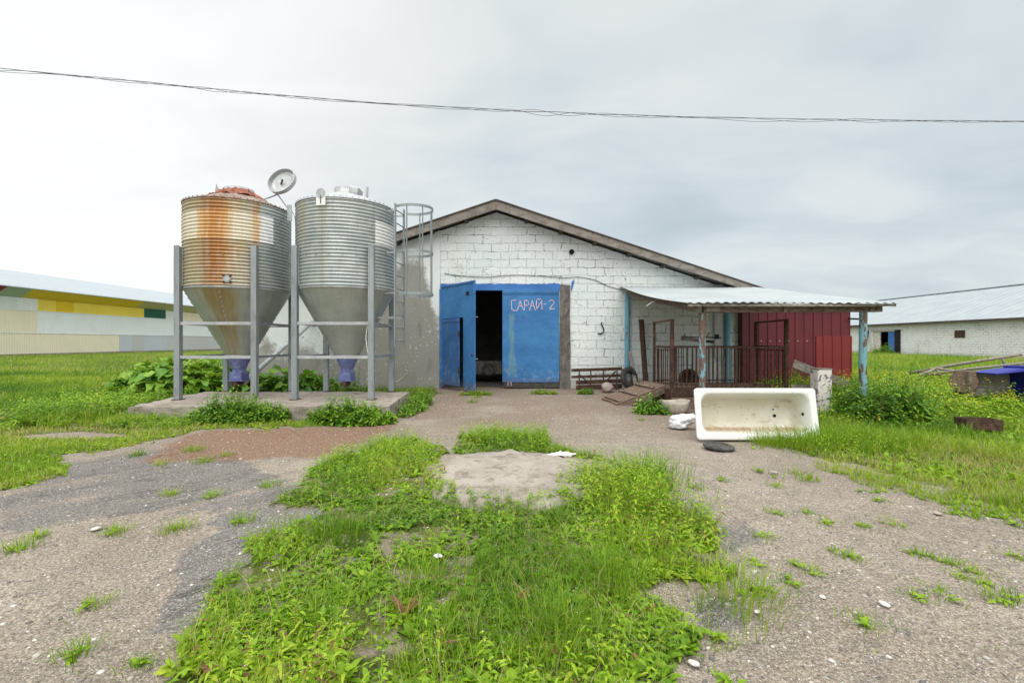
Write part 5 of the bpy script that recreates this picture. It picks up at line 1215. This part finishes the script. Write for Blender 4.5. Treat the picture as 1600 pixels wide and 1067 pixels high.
# round concrete cover in the yard
cv = bmesh.new(); rings_ = []
for q, z in ((1.06, -.05), (1.02, .045), (.98, .075), (.9, .085), (.8, .088), (.7, .09), (.62, .092), (.52, .09), (.45, .092), (.36, .09), (.28, .088), (.2, .09), (.12, .088)):
    rings_.append([cv.verts.new((MANHOLE[0]+math.cos(a)*MANHOLE[2]*q*(1+.07*math.sin(3*a+.5)+.05*math.sin(7*a)+.03*math.sin(13*a+2)), MANHOLE[1]+math.sin(a)*(MANHOLE[2]+.04)*q*(1+.06*math.sin(4*a)+.04*math.sin(9*a)), z+random.uniform(-.005, .005)+.035*(vnoise(np.array([20+3.2*q*math.cos(a)]), np.array([20+3.2*q*math.sin(a)]), 1.6)[0]-.5)*(q < 1.01)-(.03 if .95 < q < 1.05 and random.random() < .18 else 0))) for a in np.linspace(0, 2*math.pi, 72, endpoint=False)])
for a, b_ in zip(rings_[:-1], rings_[1:]):
    for i in range(72): cv.faces.new((a[i], a[(i+1) % 72], b_[(i+1) % 72], b_[i]))
cv.faces.new(rings_[-1]); bmesh.ops.recalc_face_normals(cv, faces=cv.faces)
me = bpy.data.meshes.new('concrete_cover'); cv.to_mesh(me); cv.free(); me.shade_smooth(); me.materials.append(MAT['concrete']); o = bpy.data.objects.new('concrete_cover', me); COL.objects.link(o)
tag(o, 'rough round concrete cover surrounded by weeds in the yard', 'cover')
def rag(name, label, c, s, m, cat):
    n_ = 14; mb = MB()
    for j in range(n_+1):
        for i in range(n_+1):
            u, v_ = i/n_*2-1, j/n_*2-1; k = 1+.25*math.sin(4*math.atan2(v_, u)+1)
            x, y = u*s[0]*k, v_*s[1]*k; z = .02+s[2]*fbm(np.array([u*1.8+4+s[0]*9]), np.array([v_*1.8+7]), 1.2, 3)[0]*(1-.6*max(abs(u), abs(v_)))
            mb.v.append((c[0]+x, c[1]+y, c[2]+z))
    for j in range(n_):
        for i in range(n_): a = j*(n_+1)+i; mb.f.append((a, a+1, a+n_+2, a+n_+1))
    o = mb.build(name, m, loc=c); so = o.modifiers.new('thickness', 'SOLIDIFY'); so.thickness = .006; return tag(o, label, cat)
g = G(877, 714, .06); rag('crumpled_rag', 'crumpled white rag at the back edge of the round concrete cover', (g.x, g.y, .055), (.14, .06, .10), MAT['white_plastic'], 'rag')
g = G(684, 888); rag('paper_scrap', 'small white paper scrap among the centre weeds', (g.x, g.y, .05), (.022, .02, .05), MAT['white_plastic'], 'paper')

# stones and gravel
for i, (px, py, s_, lb_) in enumerate([(1382, 945, .03, 'largest flat pale stone in the gravel on the right'), (1084, 1037, .026, 'white pebble at the right edge of the front weeds'), (1183, 956, .018, 'pale pebble left of the large flat stone'), (1285, 933, .02, 'broken pale stone in the middle of the right gravel'), (1465, 803, .032, 'grey flat stone near the right grass edge'), (1210, 739, .045, 'dark flat stone in gravel in front of the bathtub'), (150, 827, .035, 'flat pale stone on the left gravel')]):
    g = G(px, py); rock('stone', lb_, (g.x, g.y, s_*.22), (s_, s_*.75, s_*.28), MAT['pale_stone'] if i not in (4, 5) else MAT['stone'], 'stone', 'loose stones in the yard', 2)
ico = bmesh.new(); bmesh.ops.create_icosphere(ico, subdivisions=1, radius=1); iv = np.array([v.co[:] for v in ico.verts]); it = np.array([[v.index for v in f.verts] for f in ico.faces]); ico.free()
def keep_g(x, y): return ~keep_c(x, y) & ~region(x, y, P_LEFT, .14) & ~region(x, y, P_RIGHT, .14) & ~solid(x, y) & in_view(x, y)
Pg = ground_pts(26000, -7.5, 8, 1.5, 12.5, keep_g); n_ = len(Pg)
sz_ = rng.lognormal(math.log(.0062), .42, n_).clip(.003, .017)
Vg = iv[None]*(sz_[:, None]*rng.uniform(.6, 1.3, (n_, 3)))[:, None, :]*rng.uniform(.8, 1.2, (n_, len(iv), 1)); Vg[:, :, 2] *= .5; ca = rng.uniform(0, 6.28, n_)
Vr = Vg.copy(); Vr[:, :, 0] = Vg[:, :, 0]*np.cos(ca)[:, None]-Vg[:, :, 1]*np.sin(ca)[:, None]; Vr[:, :, 1] = Vg[:, :, 0]*np.sin(ca)[:, None]+Vg[:, :, 1]*np.cos(ca)[:, None]
Vr += Pg[:, None, :]+np.array([0, 0, .001]); me = bpy.data.meshes.new('gravel'); me.vertices.add(n_*len(iv)); me.vertices.foreach_set('co', Vr.reshape(-1).astype(np.float32))
Tg = (it[None]+(np.arange(n_)*len(iv))[:, None, None]).reshape(-1, 3); me.loops.add(Tg.size); me.loops.foreach_set('vertex_index', Tg.ravel().astype(np.int32)); me.polygons.add(len(Tg)); me.polygons.foreach_set('loop_start', (np.arange(len(Tg))*3).astype(np.int32)); me.update(calc_edges=True)
a_ = me.attributes.new('tint', 'FLOAT', 'POINT'); a_.data.foreach_set('value', np.repeat(rng.random(n_), len(iv)).astype(np.float32))
def gravel_mat():
    m, b = newmat('gravel_stones'); at = b.n('ShaderNodeAttribute', attribute_name='tint'); rp_ = b.n('ShaderNodeValToRGB'); cr = rp_.color_ramp
    cr.elements.new(.5); cr.elements.new(.8)
    for e, (p_, c_) in zip(cr.elements, ((0, (.12, .11, .105)), (.4, (.28, .25, .215)), (.75, (.42, .38, .34)), (1, (.62, .60, .56)))): e.position = p_; e.color = (*c_, 1)
    b.nt.links.new(at.outputs['Fac'], rp_.inputs[0]); b.out(rp_.outputs[0], .9); return m
me.materials.append(gravel_mat()); o = bpy.data.objects.new('gravel', me); COL.objects.link(o); tag(o, 'scattered small stones on the packed gravel yard', 'gravel', kind='stuff')

# ------------------------------------------------------------------ lying poles, log trough, bin, rusty box on the right
lp = thing('pole_frame', 'grey weathered pole frame lying in the grass before the far barn', 'poles', W(1500, 580, 14))
def pole(p, q, r, nm='pole'): MB().tube([p, Vector(p).lerp(Vector(q), .5)+Vector((0, 0, random.uniform(-.02, .03))), q], [r, r*.95, r*.8], 9).build(nm, MAT['grey_wood'], lp, smooth=True)
pole(W(1415, 584, 14.5), W(1597, 553.5, 12.6), .05); pole(W(1440, 587, 13.5), W(1612, 566, 11.8), .042)
for a, c in (((1436, 586), (1461, 576)), ((1471, 590), (1462, 575)), ((1462, 575), (1490, 579)), ((1575, 575), (1564, 559)), ((1587, 568), (1610, 580))): pole(W(*a, 13.4), W(*c, 13.4), .038, 'crosspiece')
lt = thing('log_trough', 'old grey log end with a low board wall beside the blue bin', 'trough', W(1530, 600, 9.6)); yl = 9.4
MB().tube([W(1505, 596, 9.3), W(1523, 596, 10.3)], [.22, .21], 22).build('log', MAT['plank_wood'], lt, smooth=False, auto=40)
MB().box2((W(1510, 0, 9.25).x, 9.2, .28), (W(1520.5, 0, 9.25).x+.02, 9.5, .80)).build('end_board', MAT['old_wood'], lt, bevel=.01)
for z0, z1 in ((.30, .52), (.528, .80)): MB().box2((W(1520, 0, 9.3).x+.05, 9.28, z0), (W(1595, 0, 9.3).x, 9.34, z1)).build('board', MAT['grey_wood'], lt, bevel=.006)
bn = thing('plastic_bin', 'dark blue plastic bin with its lid thrown open', 'bin', W(1602, 622, 9.0)); bc = Vector((W(1624, 0, 9.0).x, 9.0, 0))
bb = MB(); rp4 = lambda hx, hy, z: [(bc.x-hx, bc.y-hy, z), (bc.x+hx, bc.y-hy, z), (bc.x+hx, bc.y+hy, z), (bc.x-hx, bc.y+hy, z)]
bb.add(rp4(.24, .26, .05)+rp4(.30, .32, .86), [(0,3,2,1),(0,1,5,4),(1,2,6,5),(2,3,7,6),(3,0,4,7)]); bb.add(rp4(.285, .305, .86)+rp4(.225, .245, .07), [(4,5,6,7),(0,4,5,1)[::-1],(1,5,6,2)[::-1],(2,6,7,3)[::-1],(3,7,4,0)[::-1]]); bb.build('body', MAT['bin_blue'], bn, bevel=.01)
rm_ = MB(); [rm_.bar(a, b_, .05, .05) for a, b_ in (((bc.x-.35, bc.y-.34, .88), (bc.x+.35, bc.y-.34, .88)), ((bc.x-.33, bc.y+.34, .88), (bc.x+.33, bc.y+.34, .88)), ((bc.x-.33, bc.y-.31, .88), (bc.x-.33, bc.y+.31, .88)), ((bc.x+.33, bc.y-.31, .88), (bc.x+.33, bc.y+.31, .88)))]; rm_.build('rim', MAT['bin_blue'], bn, bevel=.008)
l0 = Vector((bc.x-.36, bc.y, .86)); l1 = W(1534, 583, 9.1); MB().bar(l0, l1, .62, .03).build('lid', MAT['bin_blue'], bn, bevel=.01); MB().bar(l0+Vector((-.05, -.24, .025)), l1+Vector((.1, -.2, .02)), .05, .02).build('lid_rib', MAT['bin_blue'], bn)
rx = thing('rusty_box', 'low rusty open metal box lying in the right lawn', 'box', G(1540, 678)); gb = G(1538, 678); r2 = Matrix.Rotation(R(-14), 3, 'Z')
def rbx(c, d): return MB().box(gb+r2 @ Vector(c), d, r2)
rbx((0, 0, .14), (.46, .015, .17)).build('front_side', MAT['rust'], rx); rbx((0, .26, .14), (.46, .015, .15)).build('rear_side', MAT['rust'], rx); rbx((-.23, .13, .14), (.015, .24, .15)).build('end', MAT['rust'], rx); rbx((.23, .13, .13), (.015, .24, .17)).build('end', MAT['rust'], rx); rbx((0, .13, .06), (.44, .24, .012)).build('bottom', MAT['dark_rust'], rx)

# ------------------------------------------------------------------ far white brick barn on the right
XR = 39.3; fb = thing('brick_barn', 'far white brick barn with a grey corrugated roof and blue door', 'barn', (XR+9, 50, 0)); ez = 3.35
dY0, dY1 = XR*F/(1406-800), XR*F/(1364-800)
wl = MB(); wl.box2((XR, 24, -.3), (XR+.4, dY0-.001, ez)); wl.box2((XR, dY1+.001, -.3), (XR+.4, 82, ez)); wl.box2((XR, dY0, 2.45), (XR+.4, dY1, ez)); wl.build('wall', MAT['far_brick'], fb)
rdg = 17.4; rz_ = 6.75
MB().prism([(XR+.02, ez-.3), (XR+rdg, ez-.3), (XR+rdg/2, rz_-.25)], 24.01, 24.4).build('gable', MAT['far_brick'], fb); MB().prism([(XR+.02, ez-.3), (XR+rdg, ez-.3), (XR+rdg/2, rz_-.25)], 81.6, 81.99).build('gable', MAT['far_brick'], fb)
MB().box2((XR+rdg-.4, 24, -.3), (XR+rdg, 82, ez)).build('rear_wall', MAT['far_brick'], fb)
for s_ in (-1, 1):
    x0 = XR+rdg/2; x1 = XR-.45 if s_ < 0 else XR+rdg+.45; m_ = MB(); zE = ez-.10
    m_.add([(x0, 23.5, rz_), (x1, 23.5, zE), (x1, 82.5, zE), (x0, 82.5, rz_), (x0, 23.5, rz_-.09), (x1, 23.5, zE-.09), (x1, 82.5, zE-.09), (x0, 82.5, rz_-.09)], [(0,1,2,3),(4,7,6,5),(0,4,5,1),(1,5,6,2),(2,6,7,3),(3,7,4,0)])
    m_.build('roof', MAT['far_roof'], fb)
MB().box2((XR+rdg/2-.25, 23.4, rz_-.02), (XR+rdg/2+.25, 82.6, rz_+.06)).build('ridge_cap', MAT['far_roof'], fb)
MB().box2((XR-.49, 23.5, ez-.30), (XR-.455, 82.5, ez-.11)).build('eaves_board', MAT['soffit_dark'], fb)
yy = lambda px: XR*F/(px-800)
MB().box2((XR+.05, yy(1398), 0), (XR+.12, yy(1387), 2.4)).build('door', MAT['lintel_blue'], fb); MB().box2((XR-.06, dY0-.1, 0), (XR+.05, yy(1398.5), 2.6)).build('door_jamb', MAT['dark'], fb)
MB().box2((XR+.05, yy(1375), 0), (XR+.12, dY1, 2.4)).build('door', MAT['peel_white'], fb); MB().box2((XR+2.5, dY0-3, 0), (XR+2.6, dY1+3, 3)).build('inner_wall', MAT['dark'], fb)  # near-black sheet inside stands for the dark of the open doorway
MB().box2((XR-.03, dY0-.3, 2.5), (XR-.003, dY1+.3, 2.62)).build('lintel', MAT['trough'], fb)
wb = MB().box2((XR-.04, yy(1508), 1.72), (XR-.004, yy(1492), 2.38)); wb.build('window_shutter', MAT['rust'], fb)
tag(MB().bar((XR-.9, yy(1362), -.05), (XR-.05, yy(1356), 2.6), .28, .06).build('leaning_board', MAT['dark'], loc=(XR-.9, yy(1362), 0)), 'black board leaning on the far barn wall left of its door', 'board')
tag(MB().bar((XR-1.4, yy(1338), -.05), (XR-1.0, yy(1331.5), 1.9), .12, .10).build('leaning_board', MAT['old_wood'], loc=(XR-1.4, yy(1338), 0)), 'thin brown post leaning in the grass before the far barn', 'post')
sp = Veg(); C = np.stack([rng.normal(XR-.9, .5, 60), rng.normal(yy(1381), .8, 60), np.zeros(60)], -1); sp.blades(C, rng.uniform(.7, 1.7, 60), np.full(60, .03), .96+rng.normal(0, .03, 60), bend=.6)
tag(sp.build('dry_bush', MAT['grass']), 'bare dry bush in front of the far barn doorway', 'bush')
clump('shrub', 'dark green shrub at the right side of the far barn door', 'shrub', XR-1.2, yy(1400), .9, .9, 1.1, 90, 14, .34, .5, MAT['nettle'], .5)

# ------------------------------------------------------------------ long panelled warehouse on the left
XW = -47.0; wh = thing('warehouse', 'long low warehouse clad in cream, white and yellow metal panels', 'warehouse', (XW-9, 70, 0))
yl_ = lambda px: 47.0*F/(800-px)
def wp(px0, px1, z0, z1, k, d=0):
    y0, y1 = (30 if px0 is None else yl_(px0)), (125 if px1 is None else yl_(px1)); MB().box2((XW-.2, y0+.002, z0+.002), (XW+d, y1-.002, z1-.002)).build('wall_panel', PANEL[k], wh)
for a in [(None, 58.5, 2.22, 4.43, 'cream'), (58.5, 258, 2.22, 4.43, 'white'), (258, 285, 2.22, 4.43, 'white', .02), (285, None, 2.22, 4.43, 'white'),
          (None, 186, -.1, 2.22, 'cream'), (186, 206, -.1, 2.22, 'bluegrey', .02), (206, 225, -.1, 2.22, 'grey'), (225, 262, -.1, 2.22, 'bluegrey', .01), (262, None, -.1, 2.22, 'grey'),
          (None, 26, 4.43, 5.6, 'pale'), (26, 59, 4.43, 5.6, 'white'), (59, 88, 4.43, 5.6, 'yellow'), (88, 115, 4.43, 5.6, 'deep_yellow', .02), (115, 225, 4.43, 5.6, 'yellow', .01), (225, 259, 4.43, 5.6, 'green'), (259, 284, 4.43, 5.6, 'white'), (284, None, 4.43, 5.6, 'cream')]: wp(*a)
for z in (2.22, 4.43): MB().box2((XW+.021, 30, z-.03), (XW+.05, 125, z+.03)).build('seam_trim', PANEL['white'], wh)
xe_, ze_ = XW+1.2, 6.42
MB().tube([(xe_+.17, 29.5, ze_+.02), (xe_+.17, 125, ze_+.02)], .06, 8).build('gutter', PANEL['bluegrey'], wh)
MB().box2((XW-.1, 30, -.1), (XW+.06, 125, .22)).build('plinth', MAT['concrete'], wh)
def sf(px0, px1, k):
    y0, y1 = (30 if px0 is None else yl_(px0)), (125 if px1 is None else yl_(px1)); MB().add([(XW, y0, 5.62), (XW, y1, 5.62), (xe_, y1, ze_), (xe_, y0, ze_), (XW, y0, 5.70), (XW, y1, 5.70), (xe_, y1, ze_+.08), (xe_, y0, ze_+.08)], [(0,1,2,3),(4,7,6,5),(0,4,5,1),(1,5,6,2),(2,6,7,3),(3,7,4,0)]).build('soffit_panel', PANEL[k], wh)
sf(None, -8, 'maroon'); sf(-8, 33, 'sage'); sf(33, 212, 'olive'); sf(212, None, 'olive_grey')
for s_ in (-1, 1):
    x0, x1 = XW-9.2, (xe_+.15 if s_ > 0 else XW-19.6); m_ = MB(); m_.add([(x0, 29.5, 9.35), (x1, 29.5, ze_+.10), (x1, 125.5, ze_+.10), (x0, 125.5, 9.35), (x0, 29.5, 9.27), (x1, 29.5, ze_+.02+.062), (x1, 125.5, ze_+.082), (x0, 125.5, 9.27)], [(0,1,2,3),(4,7,6,5),(0,4,5,1),(1,5,6,2),(2,6,7,3),(3,7,4,0)]); m_.build('roof', PANEL['roof'], wh)
MB().prism([(XW-.25, 0), (XW-18.4, 0), (XW-18.4, 6.3), (XW-9.2, 9.1), (XW-.25, 6.0)], 124.5, 124.8).build('end_wall', PANEL['white'], wh); MB().prism([(XW-.25, 0), (XW-18.4, 0), (XW-18.4, 6.3), (XW-9.2, 9.1), (XW-.25, 6.0)], 30.1, 30.4).build('end_wall', PANEL['white'], wh)
MB().box2((XW-18.4, 30.45, 0), (XW-18.2, 124.4, 6.3)).build('rear_wall', PANEL['white'], wh)

# ------------------------------------------------------------------ overhead cable
def cable_pts():
    px = [-260, 0, 200, 400, 600, 800, 1000, 1200, 1400, 1600, 1860]; py = [86, 108, 126.5, 146, 162, 173, 181, 186, 188.5, 190, 190]
    return cat_curve([W(a, b_, 9.6+a*.0014) for a, b_ in zip(px, py)], 40)
cp = cable_pts(); cb = thing('overhead_cable', 'twisted dark overhead cable sagging across the whole sky', 'cable', cp[0])
for k in range(3):
    pts = []
    for i, p in enumerate(cp):
        s_ = i/40; loose = .35+.9*max(0, math.sin(1.9*s_+.6)*math.sin(.83*s_+1.1))+.25*math.sin(3.7*s_+1)**2
        tw = 7.5*s_+1.6*math.sin(2.3*s_)+k*2.09; am = .045*loose if k else .012
        pts.append(p+Vector((0, math.cos(tw)*am, math.sin(tw)*am-.012*k*loose)))
    MB().tube(pts, .0045 if k else .0065, 6).build('strand', MAT['cable'], cb)

# tree top showing over the canopy
tre = thing('tree', 'small yellow green tree just showing above the canopy roof', 'tree', (20.4, 35, 0))
MB().tube([(20.4, 35, 0), (20.5, 35, 2.5), (20.42, 35, 4.7)], [.13, .09, .03], 8).build('trunk', MAT['bark'], tre)
v = Veg(); n_ = 900; d3 = rng.normal(0, 1, (n_, 3)); d3 /= np.linalg.norm(d3, axis=1)[:, None]; P = np.array([20.45, 35, 4.0])+d3*(rng.random(n_)**.4)[:, None]*np.array([.9, .9, 1.22])*(.7+.6*fbm(d3[:, 0]*2+9, d3[:, 2]*2+3, 1.5, 2))[:, None]
v.leaves(P, rng.uniform(0, 6.28, n_), rng.uniform(-.6, .6, n_), rng.uniform(.10, .2, n_), rng.uniform(.07, .12, n_), .7+rng.normal(0, .2, n_), lev=3); v.build('crown', MAT['celandine'], tre)
